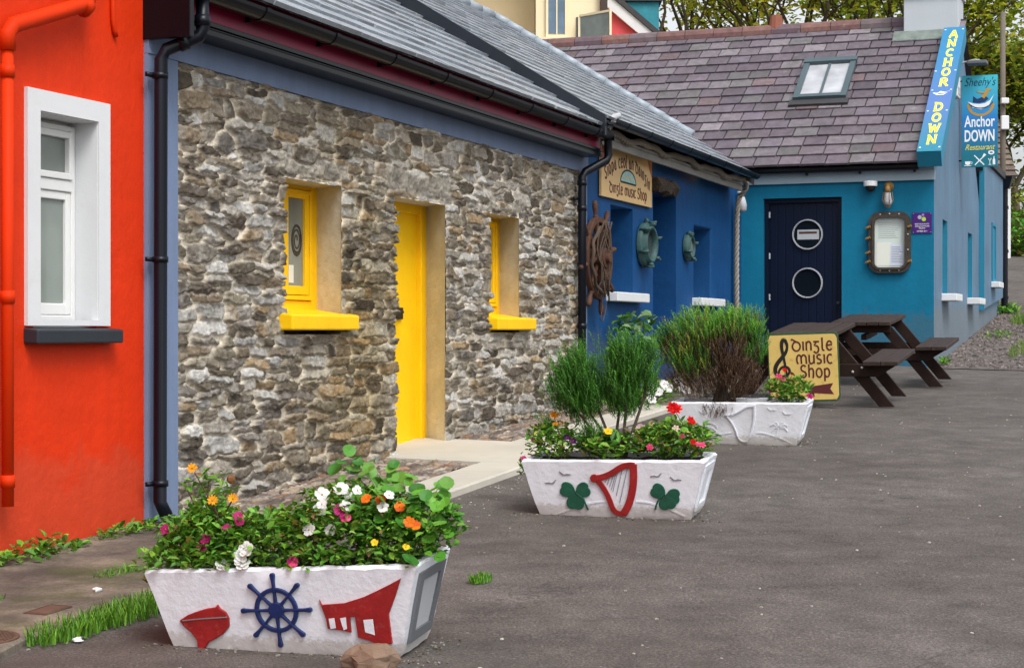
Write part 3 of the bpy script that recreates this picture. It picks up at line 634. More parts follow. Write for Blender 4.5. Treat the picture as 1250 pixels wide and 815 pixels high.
for (x0, x1, z0, z1), sp in zip(OP, (.125, .205, .165)):
    mb.add([(x1-.004, .018, z0), (x1+sp, -.27, z0), (x1+sp, -.27, z1+.01), (x1-.004, .018, z1+.01)], [(0, 1, 2, 3)])
    mb.add([(x0-.05, .0, z0), (x0-.05, -.27, z0), (x0-.05, -.27, z1), (x0-.05, .0, z1)], [(0, 1, 2, 3)])
    mb.add([(x0-.06, .018, z1-.008), (x1+.01, .018, z1-.008), (x1+sp+.02, -.27, z1-.02), (x0-.06, -.27, z1-.02)], [(0, 1, 2, 3)])
mb.build('reveal', M['plaster'], H)
def ywindow(x0, x1, sp, zs, gl, gr, sill0, sill1):
    xr = x1+sp
    W = MB(WP).box(x0-.05, xr, -.29, -.255, 1.45, 2.45).build('window', M['yellow'], H)
    mb = MB(WP); mb.box(x0-.05, gl-.12, -.254, -.225, 1.58, 2.445); mb.box(gr+.085, xr, -.254, -.222, 1.58, 2.445)
    mb.box(gl-.118, gr+.083, -.254, -.224, 2.415, 2.446); mb.box(gl-.118, gr+.083, -.254, -.224, 1.56, 1.66)
    ring(mb, gl-.115, gr+.08, 1.665, 2.41, .03, -.254, -.208); ring(mb, gl-.08, gr+.045, 1.70, 2.405, .055, -.254, -.216, wb=.06, wt=.05)
    mb.build('frame', M['yellow'], W, bevel=.004)
    MB(WP).box(gl-.03, gr, -.254, -.236, 1.755, 2.36).build('pane', M['paneg'], W)
    mb = MB(WP); mb.hexa([(sill0, -.25, 1.46), (sill1+.12, -.25, 1.46), (sill1, .105, 1.462), (sill0, .105, 1.462), (sill0, -.25, 1.605), (sill1+.12, -.25, 1.605), (sill1, .105, 1.562), (sill0, .105, 1.562)])
    mb.build('sill', M['yellow'], W, bevel=.012)
    return W
w = ywindow(1.27, 2.09, .125, 0, 1.79, 2.02, 1.215, 2.19)
mb = MB(); fn = lambda u, v, t: WP(1.915+u, -.2355+t, 2.07+v)
mb.ribbon([(.018*math.sqrt(k)*math.cos(k*1.1), .026*math.sqrt(k)*math.sin(k*1.1)) for k in np.linspace(.1, 12, 60)], .012, fn, 0, .002); mb.ribbon(arc(0, 0, .068, .10, 0, 360, 24), .016, fn, 0, .003); mb.build('spiral_decal', M['bronze'], w)
MB(WP).box(1.80, 1.87, -.2355, -.234, 1.78, 1.90).build('notice', M['paper'], w)
ywindow(4.90, 5.59, .165, 0, 5.44, 5.58, 4.865, 5.80)
D = MB(WP).box(2.95, 3.985, -.29, -.255, .5, 2.44).build('door', M['yellow'], H)
mb = MB(WP); mb.box(3.987, 4.125, -.29, -.215, .5, 2.445); mb.box(2.95, 3.985, -.254, -.22, 2.37, 2.445); mb.build('frame', M['yellow'], D, bevel=.006)
MB(WP).box(2.96, 3.98, -.254, -.235, .5, .60).build('weather_board', M['yellow'], D, bevel=.006)
mb = MB(WP); mb.box(3.46, 3.68, -.254, -.235, 1.545, 1.635); mb.tube([(3.57, -.235, 1.60), (3.57, -.19, 1.60), (3.47, -.185, 1.60)], .012, 8); mb.build('handle', M['inkblack'], D)
mb = MB(WP); mb.tube([(3.46, -.254, 2.2), (3.46, -.235, 2.2)], .015, 8); mb.build('knocker', M['inkblack'], D)
# smooth grey-blue trim
mb = MB(WP); mb.box(-.333, -.022, -.06, .026, .30, 2.984); mb.add([(-.34, .02, .0), (-.03, .03, .0), (-.015, .055, .26), (-.345, .05, .28), (-.34, -.06, .0), (-.03, -.06, .0), (-.015, -.06, .26), (-.345, -.06, .28)], [(0, 1, 2, 3), (0, 3, 7, 4), (1, 2, 6, 5), (3, 2, 6, 7)])
mb.build('corner_render', M['band'], H); MB(WP).box(7.262, 7.50, -.06, .02, .3, 2.984).build('corner_render', M['band'], H)
MB(WP).box(-.333, 7.50, -.06, .032, 2.986, 3.30).build('render_band', M['band'], H)
mb = MB(WP); mb.box(-.30, 7.36, .033, .198, 3.128, 3.15); mb.box(-.30, 7.36, .199, .222, 3.122, 3.158); mb.box(-.30, 7.36, .199, .214, 3.16, 3.172); mb.box(-.30, 7.36, .199, .222, 3.174, 3.204); mb.box(-.345, -.302, .0, .30, 3.06, 3.46); mb.build('soffit', M['black'], H, bevel=.004)
MB(WP).box(-.30, 7.36, .185, .198, 3.206, 3.43).build('fascia_board', M['crimson'], H)
mb = MB(WP); halfpipe(mb, (-.34, .285, 3.345), (7.34, .285, 3.345), .066)
for s in np.arange(.45, 7.3, .92): halfpipe(mb, (s-.025, .285, 3.347), (s+.025, .285, 3.347), .073, .008); mb.box(s-.015, s+.015, .199, .225, 3.27, 3.36)
mb.box(7.33, 7.345, .22, .35, 3.28, 3.35); mb.build('gutter', M['black'], H, smooth=False)
mb = MB(WP); mb.tube([(-.19, .285, 3.30), (-.19, .285, 3.13), (-.195, .27, 3.085), (-.29, .115, 3.005), (-.31, .095, 2.95), (-.315, .09, .52), (-.31, .13, .44)], .037, 14)
for z in (3.17,): mb.tube([(-.19, .285, z-.03), (-.19, .285, z+.03)], .044, 14)
mb.tube([(-.23, .215, 3.055), (-.255, .175, 3.035)], .044, 14)
for z in (2.86, 1.85, .62):
    mb.tube([(-.313, .092, z-.016), (-.313, .092, z+.016)], .044, 14); mb.box(-.40, -.30, .05, .07, z-.012, z+.012)
mb.build('downpipe', M['blackpipe'], H, smooth=True)
mb = MB(WP); mb.tube([(7.30, .285, 3.34), (7.34, .285, 3.31), (7.345, .285, 3.14), (7.33, .27, 3.09), (7.14, .115, 2.97), (7.10, .10, 2.92), (7.10, .098, .55)], .040, 14)
for z in (2.86, 2.62, 1.5): mb.tube([(7.10, .098, z-.025), (7.10, .098, z+.025)], .047, 14)
mb.box(7.03, 7.17, .03, .06, 2.7, 2.72); mb.build('downpipe', M['blackpipe'], H, smooth=True)
pal1 = [(.27, .30, .335), (.31, .335, .37), (.24, .265, .30), (.33, .35, .375), (.28, .31, .345)]
PH1 = R(31.25); U1 = (-NX*math.cos(PH1), -NY*math.cos(PH1), math.sin(PH1)); AV = (DX, DY, 0)
mb = MB(); mb.f = WP
mb.add([(-.34, .30, 3.385), (7.32, .30, 3.385), (7.32, -3.25, 3.385+3.55*math.tan(PH1)), (-.34, -3.25, 3.385+3.55*math.tan(PH1))], [(0, 1, 2, 3)]); mb.col = (.1, .11, .12)
mb.add([(-.34, -6.8, 3.385), (7.32, -6.8, 3.385), (7.32, -3.25, 3.385+3.55*math.tan(PH1)), (-.34, -3.25, 3.385+3.55*math.tan(PH1))], [(0, 1, 2, 3)])
slates(mb, WP(-.34, .325, 3.388), AV, U1, 7.66, 4.15, .30, .27, pal1, t=.010, jit=.009); mb.build('roof', M['slate1'], H, recalc=False)

# ================================================================= BLUE MUSIC SHOP
H = wthing('blue_shop', 11, 0, ZS(11, 0), 'low royal blue shop with slate roof, rope along its eaves and white sills', 'shop')
BH = [(8.33, 9.13, 1.80, 2.745), (9.92, 10.90, .3, 3.0), (11.73, 12.59, 1.80, 2.72)]
mb = MB(WP); wall_holes(mb, 7.503, 14.27, .2, 3.50, -.42, 0, BH); mb.build('wall', M['blue'], H, weld=True, bevel=.02)
mb = MB(WP); mb.box(7.6, 14.2, -6.4, -6.3, .2, 3.4); mb.build('rear_wall', M['blue'], H)
for (x0, x1, z0, z1), (a, b) in ((BH[0], (8.185, 9.36)), (BH[2], (11.65, 12.84))):
    W = MB(WP).box(x0, x1, -.38, -.34, z0, z1).build('window', M['bluedoor'], H)
    mb = MB(WP); ring(mb, x0, x1, z0, z1, .05, -.339, -.31); mb.box((x0+x1)/2-.02, (x0+x1)/2+.02, -.339, -.312, z0+.05, z1-.05); mb.build('frame', M['upvc'], W)
    MB(WP).box(x0+.05, x1-.05, -.339, -.33, z0+.05, z1-.05).build('pane', M['pane'], W)
    MB(WP).box(a, b, -.30, .125, 1.752, 1.848).build('sill', M['white'], W, bevel=.01)
D = MB(WP).box(9.92, 10.90, -.36, -.31, .4, 3.0).build('door', M['bluedoor'], H)
mb = MB(WP); ring(mb, 9.93, 10.89, .45, 2.99, .07, -.309, -.285); mb.box(10.0, 10.82, -.309, -.29, 1.45, 1.55); mb.build('frame', M['bluedoor'], D)
mb = MB(); pts = [(9.80+i*.04, .05+.012*math.sin(i*2.1)+.008*math.sin(i*5), 3.065+.012*math.sin(i*1.7)) for i in range(20)]
mb.f = WP; mb.tube(pts, [.082+.014*math.sin(i*3.3)+.010*math.sin(i*7.1) for i in range(20)], 6); mb.build('lintel', M['oldwood'], H)
PH2 = R(32); U2 = (-NX*math.cos(PH2), -NY*math.cos(PH2), math.sin(PH2)); rz = lambda o: 3.475+(.35-o)*math.tan(PH2)
mb = MB(); mb.f = WP; mb.col = (.1, .11, .12); S1 = 13.42
mb.add([(7.05, .35, rz(.35)), (S1, .35, rz(.35)), (S1, -3.25, rz(-3.25)), (7.05, -3.25, rz(-3.25))], [(0, 1, 2, 3)])
mb.add([(7.05, -6.85, rz(.35)), (S1, -6.85, rz(.35)), (S1, -3.25, rz(-3.25)), (7.05, -3.25, rz(-3.25))], [(0, 1, 2, 3)])
slates(mb, WP(7.05, .37, rz(.37)), AV, U2, S1-7.05, 4.24, .30, .225, pal1, t=.008, jit=.008); mb.build('roof', M['slate1'], H, recalc=False)
mb = MB(WP)
mb.hexa([(7.0, .36, rz(.36)-.17), (7.045, .36, rz(.36)-.17), (7.045, -3.25, rz(-3.25)-.17), (7.0, -3.25, rz(-3.25)-.17), (7.0, .36, rz(.36)+.02), (7.045, .36, rz(.36)+.02), (7.045, -3.25, rz(-3.25)+.02), (7.0, -3.25, rz(-3.25)+.02)])
mb.build('barge_board', paint('dark_flashing', (.018, .024, .034), .3, .4, 20, .2), H)
mb = MB(WP)
mb.hexa([(S1, .36, rz(.36)-.14), (S1+.03, .36, rz(.36)-.14), (S1+.03, -3.25, rz(-3.25)-.14), (S1, -3.25, rz(-3.25)-.14), (S1, .36, rz(.36)+.01), (S1+.03, .36, rz(.36)+.01), (S1+.03, -3.25, rz(-3.25)+.01), (S1, -3.25, rz(-3.25)+.01)])
mb.build('verge', M['darkslate'], H)
mb = MB(WP); k0, k1 = -.45, -3.22; nseg = 14
for i in range(nseg):
    a = k0+(k1-k0)*i/nseg; b = k0+(k1-k0)*(i+1)/nseg-.02
    mb.tube([(S1-.03, a, rz(a)+.035), (S1-.03, b, rz(b)+.03)], [.062, .055], 12)
mb.tube([(S1-.03, k1, rz(k1)+.03), (S1-.05, k1-.1, rz(k1-.1)-.0), (S1-.12, k1-.22, rz(k1)+.0)], .06, 12)
mb.build('lead_roll', M['lead'], H, smooth=True)
mb = MB(WP)
for i in range(14): mb.tube([(7.05+i*.45, -3.25, rz(-3.25)+.01), (7.48+i*.45, -3.25, rz(-3.25)+.015)], .07, 10)
mb.build('ridge_tile', M['lead'], H, smooth=True)
mb = MB(WP); halfpipe(mb, (7.08, .40, 3.455), (13.36, .40, 3.455), .06)
for s in np.arange(7.5, 13.3, .8): halfpipe(mb, (s-.02, .40, 3.457), (s+.02, .40, 3.457), .066, .008)
mb.build('gutter', M['black'], H)
mb = MB(WP)
for s in np.arange(7.62, 13.4, .62): MB(WP).box(s-.03, s+.03, .001, .15, 3.375, 3.44).build('rafter', M['black'], H)
mb = MB(WP); mb.box(7.45, 13.5, .002, .20, 3.335, 3.365); mb.box(7.45, 13.5, .16, .19, 3.262, 3.334); mb.build('eave_board', M['greywood'], H, bevel=.004); MB(WP).box(7.10, 13.40, .002, .345, 3.446, 3.456).build('soffit', M['black'], H)  # black soffit board added so the gap under the slates looks dark
for s in (7.62, 9.93, 11.9):
    L = MB(WP).tube([(s, .13, 3.335), (s, .13, 3.30)], .035, 10).build('eave_lamp', M['lamp'], H)

def rope(pts, r, pitch=.22, name='rope', n=7):
    P = [Vector(p) for p in pts]; out = [P[0]]; acc = 0; seg = .02
    fine = []
    for i in range(len(P)-1):
        k = max(1, int((P[i+1]-P[i]).length/seg)); fine += [P[i].lerp(P[i+1], j/k) for j in range(k)]
    fine.append(P[-1]); mb = MB(); L = 0; ph = [0]
    for i in range(1, len(fine)): L += (fine[i]-fine[i-1]).length; ph.append(L/pitch*2*PI)
    for q in range(3):
        pp = []
        for i, p in enumerate(fine):
            t = (fine[min(i+1, len(fine)-1)]-fine[max(i-1, 0)]).normalized(); a = t.cross(Vector((.2, .3, .93)) if abs(t.z) < .8 else Vector((1, .2, 0))).normalized(); b = t.cross(a)
            an = ph[i]+q*2*PI/3; pp.append(p+(a*math.cos(an)+b*math.sin(an))*r*.56)
        mb.tube(pp, r*.50, n, raw=True)
    return mb
pts = []
for i in range(60):
    s = 7.35+i*(13.62-7.35)/59; pts.append(WP(s, .225+.012*math.sin(s*3.1), 3.385+.018*math.sin(s*4.4)+.012*math.sin(s*9)))
pts += [WP(13.70, .19, 3.31), WP(13.72, .10, 3.2), WP(13.70, .08, 3.05)]+[WP(13.69+.01*math.sin(z*5), .07, z) for z in np.arange(2.9, .85, -.12)]
tag(rope(pts, .036).build('rope', M['rope'], smooth=True), 'thick grey twisted rope along the blue shop eaves and down its inner corner', 'rope')
L = wthing('bulkhead_lamp', 13.93, .10, 3.0, 'small caged bulkhead lamp beside the hanging rope', 'lamp')
mb = MB(WP); mb.tube([(13.93, .03, 3.27), (13.93, .08, 3.27), (13.93, .09, 3.22)], .03, 10); mb.build('bracket', M['galv'], L, smooth=True)
mb = MB(WP); mb.tube([(13.93, .09, 3.22), (13.93, .09, 3.12), (13.93, .09, 3.05), (13.93, .09, 3.02)], [.035, .06, .06, .03], 12); mb.build('glass_globe', M['greylt'], L, smooth=True)
# ================================================================= RESTAURANT
FS = 14.275; CO = 2.534
def FW(a, b, c): return WP(FS-b, a, c)          # front wall: a along the wall, b outward, c up
def GW(a, b, c): return WP(FS+a, CO+b, c)       # gable wall: a along, b outward, c up
H = wthing('restaurant', FS+3, 0, ZS(FS+3, 0), 'teal fronted restaurant with purple slate roof, navy door and faded blue gable', 'restaurant')
mb = MB(FW); wall_holes(mb, -.3, CO, .5, 3.42, -.3, 0, [(.30, 1.345, .6, 3.215)]); mb.build('front_wall', M['teal'], H, weld=True)
GH = [(.93, 1.5, 1.95, 2.95), (4.27, 4.92, 1.95, 2.95)]
mb = MB(GW); wall_holes(mb, .003, 6.2, .6, 3.42, -.3, .002, GH)
mb.prism([(.003, 3.42), (6.2, 3.42), (3.24, 5.92)], lambda u, v, t: GW(u, t, v), -.3, .002)
mb.prism([(6.2, .8), (9.9, .8), (9.9, 4.15), (6.2, 4.15)], lambda u, v, t: GW(u, t, v), -.3, .001)
mb.build('gable_wall', M['gable'], H, weld=False)
mb = MB(GW)
mb.prism([(6.12, 1.80), (9.85, 2.05), (9.85, 4.2), (6.12, 4.2)], lambda u, v, t: GW(u, t, v), .004, .075)
o_ = mb.build('upper_wall', M['gable'], H)
mb = MB(GW); mb.box(6.07, 6.116, .004, .085, 1.78, 4.2); mb.build('pilaster', M['tealtrim'], H)
for (x0, x1, z0, z1) in GH:
    W = MB(GW).box(x0, x1, -.20, -.16, z0, z1).build('window', M['pane'], H)
    mb = MB(GW); ring(mb, x0, x1, z0, z1, .05, -.159, -.13); mb.build('frame', M['upvc'], W)
    for xa in (x1-.012, x0+.002): MB(GW).box(xa, xa+.01, -.16, .006, z0, z1).build('reveal', M['tealtrim'], W)
    MB(GW).box(x0-.08, x1+.10, -.1, .20, z0-.10, z0-.002).build('sill', M['white'], W, bevel=.01)
W = MB(GW).box(7.5, 8.1, .074, .079, 2.28, 3.25).build('window', M['tealtrim'], H)
mb = MB(GW); ring(mb, 7.46, 8.14, 2.28, 3.28, .05, .076, .10); mb.build('frame', M['tealtrim'], W)
MB(GW).box(7.4, 8.2, .076, .22, 2.18, 2.278).build('sill', M['white'], W, bevel=.01)
D = MB(FW).box(.305, 1.34, -.16, -.11, .8, 3.21).build('door', M['navy'], H)
mb = MB(FW)
for i in range(9): mb.box(.37+i*.104, .465+i*.104, -.109, -.102, .95, 3.16)
mb.build('board_panel', M['navy'], D, bevel=.004)
mb = MB(FW); ring(mb, .302, 1.343, .8, 3.212, .055, -.108, -.06); mb.build('frame', M['navy'], D)
for z in (2.73, 2.085):
    P = MB(FW); P.tube([(.874, -.105, z), (.874, -.095, z)], .184, 28); w = P.build('round_window', M['darkpane'], D, smooth=False)
    mb = MB(FW)
    for k in range(32):
        a, b = 2*PI*k/32, 2*PI*(k+1)/32; r0, r1 = .182, .206
        q = lambda an, r, d: (.874+r*math.cos(an), d, z+r*math.sin(an))
        mb.add([q(a, r0, -.1), q(b, r0, -.1), q(b, r1, -.1), q(a, r1, -.1), q(a, r0+.006, -.07), q(b, r0+.006, -.07), q(b, r1-.006, -.07), q(a, r1-.006, -.07)], [(4, 5, 6, 7), (0, 1, 5, 4), (2, 3, 7, 6)])
    mb.build('porthole_ring', M['chrome'], w, weld=True)
    if z > 2.5:
        mb = MB(FW); mb.box(.74, 1.03, -.094, -.091, 2.665, 2.795); mb.build('notice', M['greylt'], w); mb = MB(FW); mb.box(.76, 1.0, -.0905, -.0895, 2.74, 2.77); mb.build('notice_heading', M['rust'], w)
mb = MB(FW)
for z in (1.35, 1.9, 2.45, 3.0): mb.tube([(.37, -.058, z-.04), (.37, -.058, z+.04)], .012, 8)
mb.build('hinge', M['chrome'], D); mb = MB(FW); mb.tube([(1.29, -.06, 1.82), (1.29, -.03, 1.82)], .02, 10); mb.build('handle', M['inkblack'], D)
mb = MB(FW); mb.box(-.02, 2.552, .002, .05, 3.40, 3.535); mb.box(-.02, 2.552, .002, .075, 3.537, 3.575); mb.build('fascia_board', M['fascia'], H, bevel=.004)
mb = MB(FW); mb.tube([(-.1, .16, 3.575), (2.36, .16, 3.575)], .05, 10)
for a in np.arange(.2, 2.4, .7): mb.box(a-.012, a+.012, .051, .14, 3.50, 3.56)
mb.build('gutter', M['black'], H, smooth=False)
PH3 = R(34.5); T3 = math.tan(PH3); rf = lambda s: 3.62+(s-14.03)*T3
UV3 = (DX*math.cos(PH3), DY*math.cos(PH3), math.sin(PH3)); AV3 = (NX, NY, 0); sR = 17.5
mb = MB(); mb.f = WP; mb.col = (.08, .07, .08)
mb.add([(14.06, -7, rf(14.06)-.03), (14.06, 2.60, rf(14.06)-.03), (sR, 2.60, rf(sR)-.03), (sR, -7, rf(sR)-.03)], [(0, 1, 2, 3)])
mb.add([(20.94, -7, rf(14.06)), (20.94, 2.60, rf(14.06)), (sR, 2.60, rf(sR)-.03), (sR, -7, rf(sR)-.03)], [(0, 1, 2, 3)])
pal2 = [tuple(.62*v+.38*sum(c)/3 for v in c) for c in [(.125, .085, .12), (.15, .105, .14), (.105, .075, .105), (.17, .135, .165), (.135, .10, .14), (.12, .085, .115), (.20, .165, .19), (.155, .09, .105), (.11, .08, .115), (.14, .10, .13), (.13, .115, .125), (.15, .115, .145), (.12, .09, .12), (.16, .12, .15), (.135, .095, .13)]]
slates(mb, WP(14.02, -7, rf(14.02)), AV3, UV3, 9.62, (sR-14.02)/math.cos(PH3)+.02, .315, .262, pal2, t=.012, jw=.07, jit=.007, gap=.008); mb.build('roof', M['slate2'], H, recalc=False)
mb = MB(WP); mb.col = (.1, .06, .06); o = -7.0
while o < 1.75:
    l = min(.45, 1.76-o); k = random.uniform(.8, 1.2); mb.col = random.choice([(.17, .085, .08), (.13, .085, .10), (.20, .10, .085), (.15, .11, .12)])
    mb.tube([(sR, o, rf(sR)-.02), (sR, o+l-.008, rf(sR)-.02)], .125, 12); o += l
mb.build('ridge_tile', M['slate2'], H)
C_ = MB(WP).box(17.15, 17.85, 1.76, 2.54, 5.5, 6.33).build('chimney', M['chim'], H, bevel=.01)
mb = MB(WP); mb.box(17.10, 17.90, 1.73, 2.57, 6.332, 6.75); mb.build('chimney_cap', M['white'], C_, bevel=.01)
mb = MB(WP); mb.hexa([(16.95, 1.62, rf(16.95)+.03), (16.95, 2.36, rf(16.95)+.03), (17.16, 2.56, rf(17.16)+.05), (17.16, 1.62, rf(17.16)+.05)]+[(16.95, 1.62, rf(16.95)+.045), (16.95, 2.36, rf(16.95)+.045), (17.16, 2.56, rf(17.16)+.07), (17.16, 1.62, rf(17.16)+.07)])
mb.build('lead_flashing', paint('green_lead', (.20, .24, .22), .5, .6, 20, .3, dirt=(.16, .18, .05), dirtamt=.8, vscale=8), C_)
mb = MB(WP); mb.tube([(17.5, -.2, rf(sR)), (17.5, -.2, rf(sR)+.24)], [.12, .09], 10); mb.build('chimney_pot', paint('terracotta', (.30, .10, .06), .3, .8), H)
# roof light
def RP(a, b, h): # a across, b up the slope (horizontal s), h off the roof
    return WP(b-math.sin(PH3)*h, a, rf(b)+math.cos(PH3)*h)
a0, a1, b0, b1 = .475, 1.18, 15.50, 16.46
W = MB(RP).box(a0, a1, b0, b1, -.03, .05).build('roof_light', M['fascia'], H)
mgr = paint('grey_green_frame', (.07, .105, .12), .2, .45, 20, .1)
mb = MB(RP); mb.box(a0-.02, a0+.06, b0, b1, .051, .10); mb.box(a1-.06, a1+.02, b0, b1, .051, .10); mb.box(a0+.06, a1-.06, b0, b0+.07, .051, .105); mb.box(a0-.03, a1+.03, b1-.08, b1+.02, .053, .12); mb.box((a0+a1)/2-.018, (a0+a1)/2+.018, b0+.07, b1-.08, .066, .085); mb.build('frame', mgr, W, bevel=.004)
mb = MB(RP); mb.box(a0-.06, a1+.06, b0-.12, b0-.002, .02, .06); mb.build('flashing', M['darkslate'], W)
MB(RP).box(a0+.06, a1-.06, b0+.07, b1-.08, .051, .062).build('pane', M['skypane'], W)
mb = MB(GW); mb.tube([(10.0, .09, 1.6), (10.0, .09, 4.10)], .062, 12); mb.hexa([(9.88, .01, 4.05), (10.12, .01, 4.05), (10.12, .18, 4.05), (9.88, .18, 4.05), (9.84, .01, 4.27), (10.16, .01, 4.27), (10.16, .24, 4.27), (9.84, .24, 4.27)])
for z in (2.05, 2.9, 3.7): mb.tube([(10.0, .09, z-.03), (10.0, .09, z+.03)], .075, 12)
mb.build('downpipe', M['blackpipe'], H)
mb = MB(WP); mb.box(FS+6.1, FS+9.9, -4, CO+.12, 4.21, 4.33); mb.build('flat_roof', M['darkslate'], H)
mb = MB(WP); mb.box(FS+9.9, FS+9.8, -4, CO-.31, 1, 4.2); mb.box(FS+.4, FS+6.1, -7, -6.9, .6, 3.5); mb.build('rear_wall', M['gable'], H)

# ---- signs and fittings on the restaurant
# sloping name board over the verge
s0, s1 = 14.0, 17.02; t0, t1 = 2.36, 2.665
def SB(u, v, h):  # u across 0..1, v along slope metres from the foot, h off the roof
    return WP(s0+v*math.cos(PH3)-math.sin(PH3)*h, t0+u, rf(s0)+v*math.sin(PH3)+math.cos(PH3)*h)
LB = (s1-s0)/math.cos(PH3); WB_ = t1-t0
S = wthing('name_board', s0, t0, rf(s0), 'long sloping blue board with yellow capitals ANCHOR DOWN on the roof verge', 'sign')
MB(SB).box(0, WB_, 0, LB, -.06, .16).build('board', M['tealtrim'], S, bevel=.004)
MB(SB).box(.0, WB_, .0, LB, .161, .167).build('face', grad_sign('board_print', (.01, .21, .28), (.08, .165, .42), (.02, .19, .38), 'Z', .05, 1.75), S)
bfn = lambda u, v, t: SB(u, v, .167+t)
mb = MB(); mb2 = MB(); v = LB-.06; lh = .285
for ch in 'ANCHOR DOWN':
    if ch == ' ': v -= .42; continue
    v -= lh; g_ = CAP[ch][0]; wd = .19 if ch != 'W' else .24
    for m_, ww, dx, dt in ((mb2, .27, 0, 0), (mb, .205, 0, .003)):
        text_strokes(m_, ch, WB_/2-g_*lh*.40*.5*1.3+.008, 0, lh*.40, lambda p, q, t, v=v: bfn(p, v+q*2.0, t), ww, CAP, t0=dt, t1=dt+.002, sx=1.3)
    v -= .016
mb.build('lettering', M['letyel'], S, recalc=False); mb2.build('letter_outline', M['letwhite'], S, recalc=False)
vm = LB-.06-6*(lh+.016)-.20
mb = MB(); mb.prism([(.04, vm+.02), (.10, vm-.05), (.19, vm-.05), (.265, vm+.06), (.2, vm+.03), (.14, vm+.06), (.12, vm+.02)], lambda u, v, t: bfn(u, v, t), 0, .003)
mb.build('boat_emblem', M['letwhite'], S); mb = MB(); mb.ribbon([(.08, vm+.005), (.13, vm-.01), (.2, vm+.0), (.25, vm+.04)], .012, bfn, .0035, .005); mb.ribbon([(.12, vm-.025), (.2, vm-.025)], .008, bfn, .0035, .005); mb.build('boat_stripe', M['letnavy'], S)
mb = MB()
for (u, v) in ((.03, .1), (.275, .1), (.03, LB-.08), (.275, LB-.08), (.03, LB*.3), (.275, LB*.3), (.02, LB*.62), (.285, LB*.62), (.03, vm+.1), (.275, vm+.1)): mb.ribbon([(u-.012, v), (u+.012, v)], .02, bfn, 0, .003)
mb.build('sparkle', M['letwhite'], S)
# hanging sign
hs = 17.25; hx0, hx1, hz0, hz1 = 2.575, 3.085, 3.82, 5.15
def HS(u, v, t): return WP(hs-t, hx0+u, hz0+v)
S = wthing('hanging_sign', hs, hx0, hz0, 'tall blue hanging sign with an anchor boat emblem and white cutlery symbols', 'sign')
HW, HH = hx1-hx0, hz1-hz0
MB(HS).box(0, HW, 0, HH, -.03, .0).build('board', M['tealtrim'], S)
MB(HS).box(.004, HW-.004, .004, HH-.004, .0005, .004).build('face', grad_sign('hanging_print', (.004, .16, .21), (.015, .19, .52), (.05, .50, .60), 'Z', .15, 1.25), S)
mb = MB(HS); mb.tube([(-.03, HH-.08, -.015), (HW, HH+.01, -.015)], .012, 8); mb.tube([(-.04, .1, -.015), (.02, .1, -.015)], .012, 8); mb.build('bracket', M['black'], S)
hf = lambda u, v, t: HS(u, v, .004+t)
def put(name, mat, *texts):
    mb = MB()
    for a in texts: vs, fs = font_text(*a[0], **a[1]); mb.add(vs, fs, raw=True)
    return mb.build(name, mat, S, recalc=False)
put('heading', M['letnavy'], (("Sheehy's", .17, hf, .002), dict(width=.44, shear=.35, x=HW/2+.01, y=HH-.155)))
put('lettering', M['letwhite'], (("Anchor", .22, hf, .002), dict(width=.43, off=.004, x=HW/2, y=.585, sy=1.05)), (("DOWN", .22, hf, .0025), dict(width=.42, off=.006, x=HW/2, y=.375, sy=1.05)))
put('script', M['letyel'], (("Restaurant", .115, hf, .002), dict(width=.42, shear=.4, x=HW/2+.01, y=.25)))
c0 = (.27, .93)
mb = MB(); mb.prism([(.09, .95), (.16, .86), (.27, .83), (.38, .87), (.455, 1.04), (.40, .96), (.33, .92), (.25, .91), (.17, .92)], hf, 0, .003); mb.build('boat_hull', M['letwhite'], S)
mb = MB(); mb.prism([(.16, .935), (.25, .925), (.33, .94), (.38, .985), (.33, 1.03), (.27, 1.0), (.22, .985), (.165, 1.03)], hf, .0005, .0025); mb.ribbon(arc(.27, 1.02, .2, .17, 215, 330, 10), .014, hf, .0035, .005); mb.build('boat_stripe', M['letnavy'], S)
mb = MB(); mb.ribbon(arc(.27, .90, .17, .15, 175, 365, 14), [.012]+[.035]*13+[.012], hf, .001, .0025); mb.prism([(.07, .88), (.10, .93), (.13, .87)], hf, .001, .003); mb.prism([(.41, .87), (.44, .94), (.47, .88)], hf, .001, .003)
mb.ribbon([(.30, 1.0), (.35, 1.07), (.37, 1.13)], .05, hf, .001, .0045); mb.ribbon([(.35, 1.06), (.22, 1.09)], .02, hf, .001, .005); mb.ribbon([(.36, 1.09), (.42, 1.12)], .018, hf, .001, .0052); mb.build('anchor_emblem', M['gold'], S)
mb = MB(); mb.ribbon([(.18, .17), (.32, .03)], .016, hf, 0, .002); mb.ribbon([(.19, .03), (.31, .15)], .014, hf, 0, .0022); mb.ribbon([(.30, .14), (.335, .185)], [.02, .04], hf, 0, .0024)
mb.prism([(.05, .085), (.13, .085), (.125, .045), (.10, .03), (.08, .03), (.055, .045)], hf, 0, .002); mb.ribbon([(.04, .022), (.14, .022)], .008, hf, 0, .002); mb.ribbon(arc(.133, .062, .018, .016, 80, -80, 6), .007, hf, 0, .0021)
mb.ribbon(arc(.42, .205, .035, .022, 0, 360, 12), .02, hf, 0, .002); mb.ribbon([(.38, .12), (.40, .08), (.42, .12)], .012, hf, 0, .002); mb.ribbon([(.40, .08), (.40, .03)], .008, hf, 0, .0021); mb.ribbon([(.38, .03), (.42, .03)], .008, hf, 0, .0022); mb.prism([(.44, .03), (.475, .03), (.475, .1), (.464, .12), (.464, .15), (.452, .15), (.452, .12), (.44, .1)], hf, 0, .002); mb.build('cutlery_symbols', M['letwhite'], S)
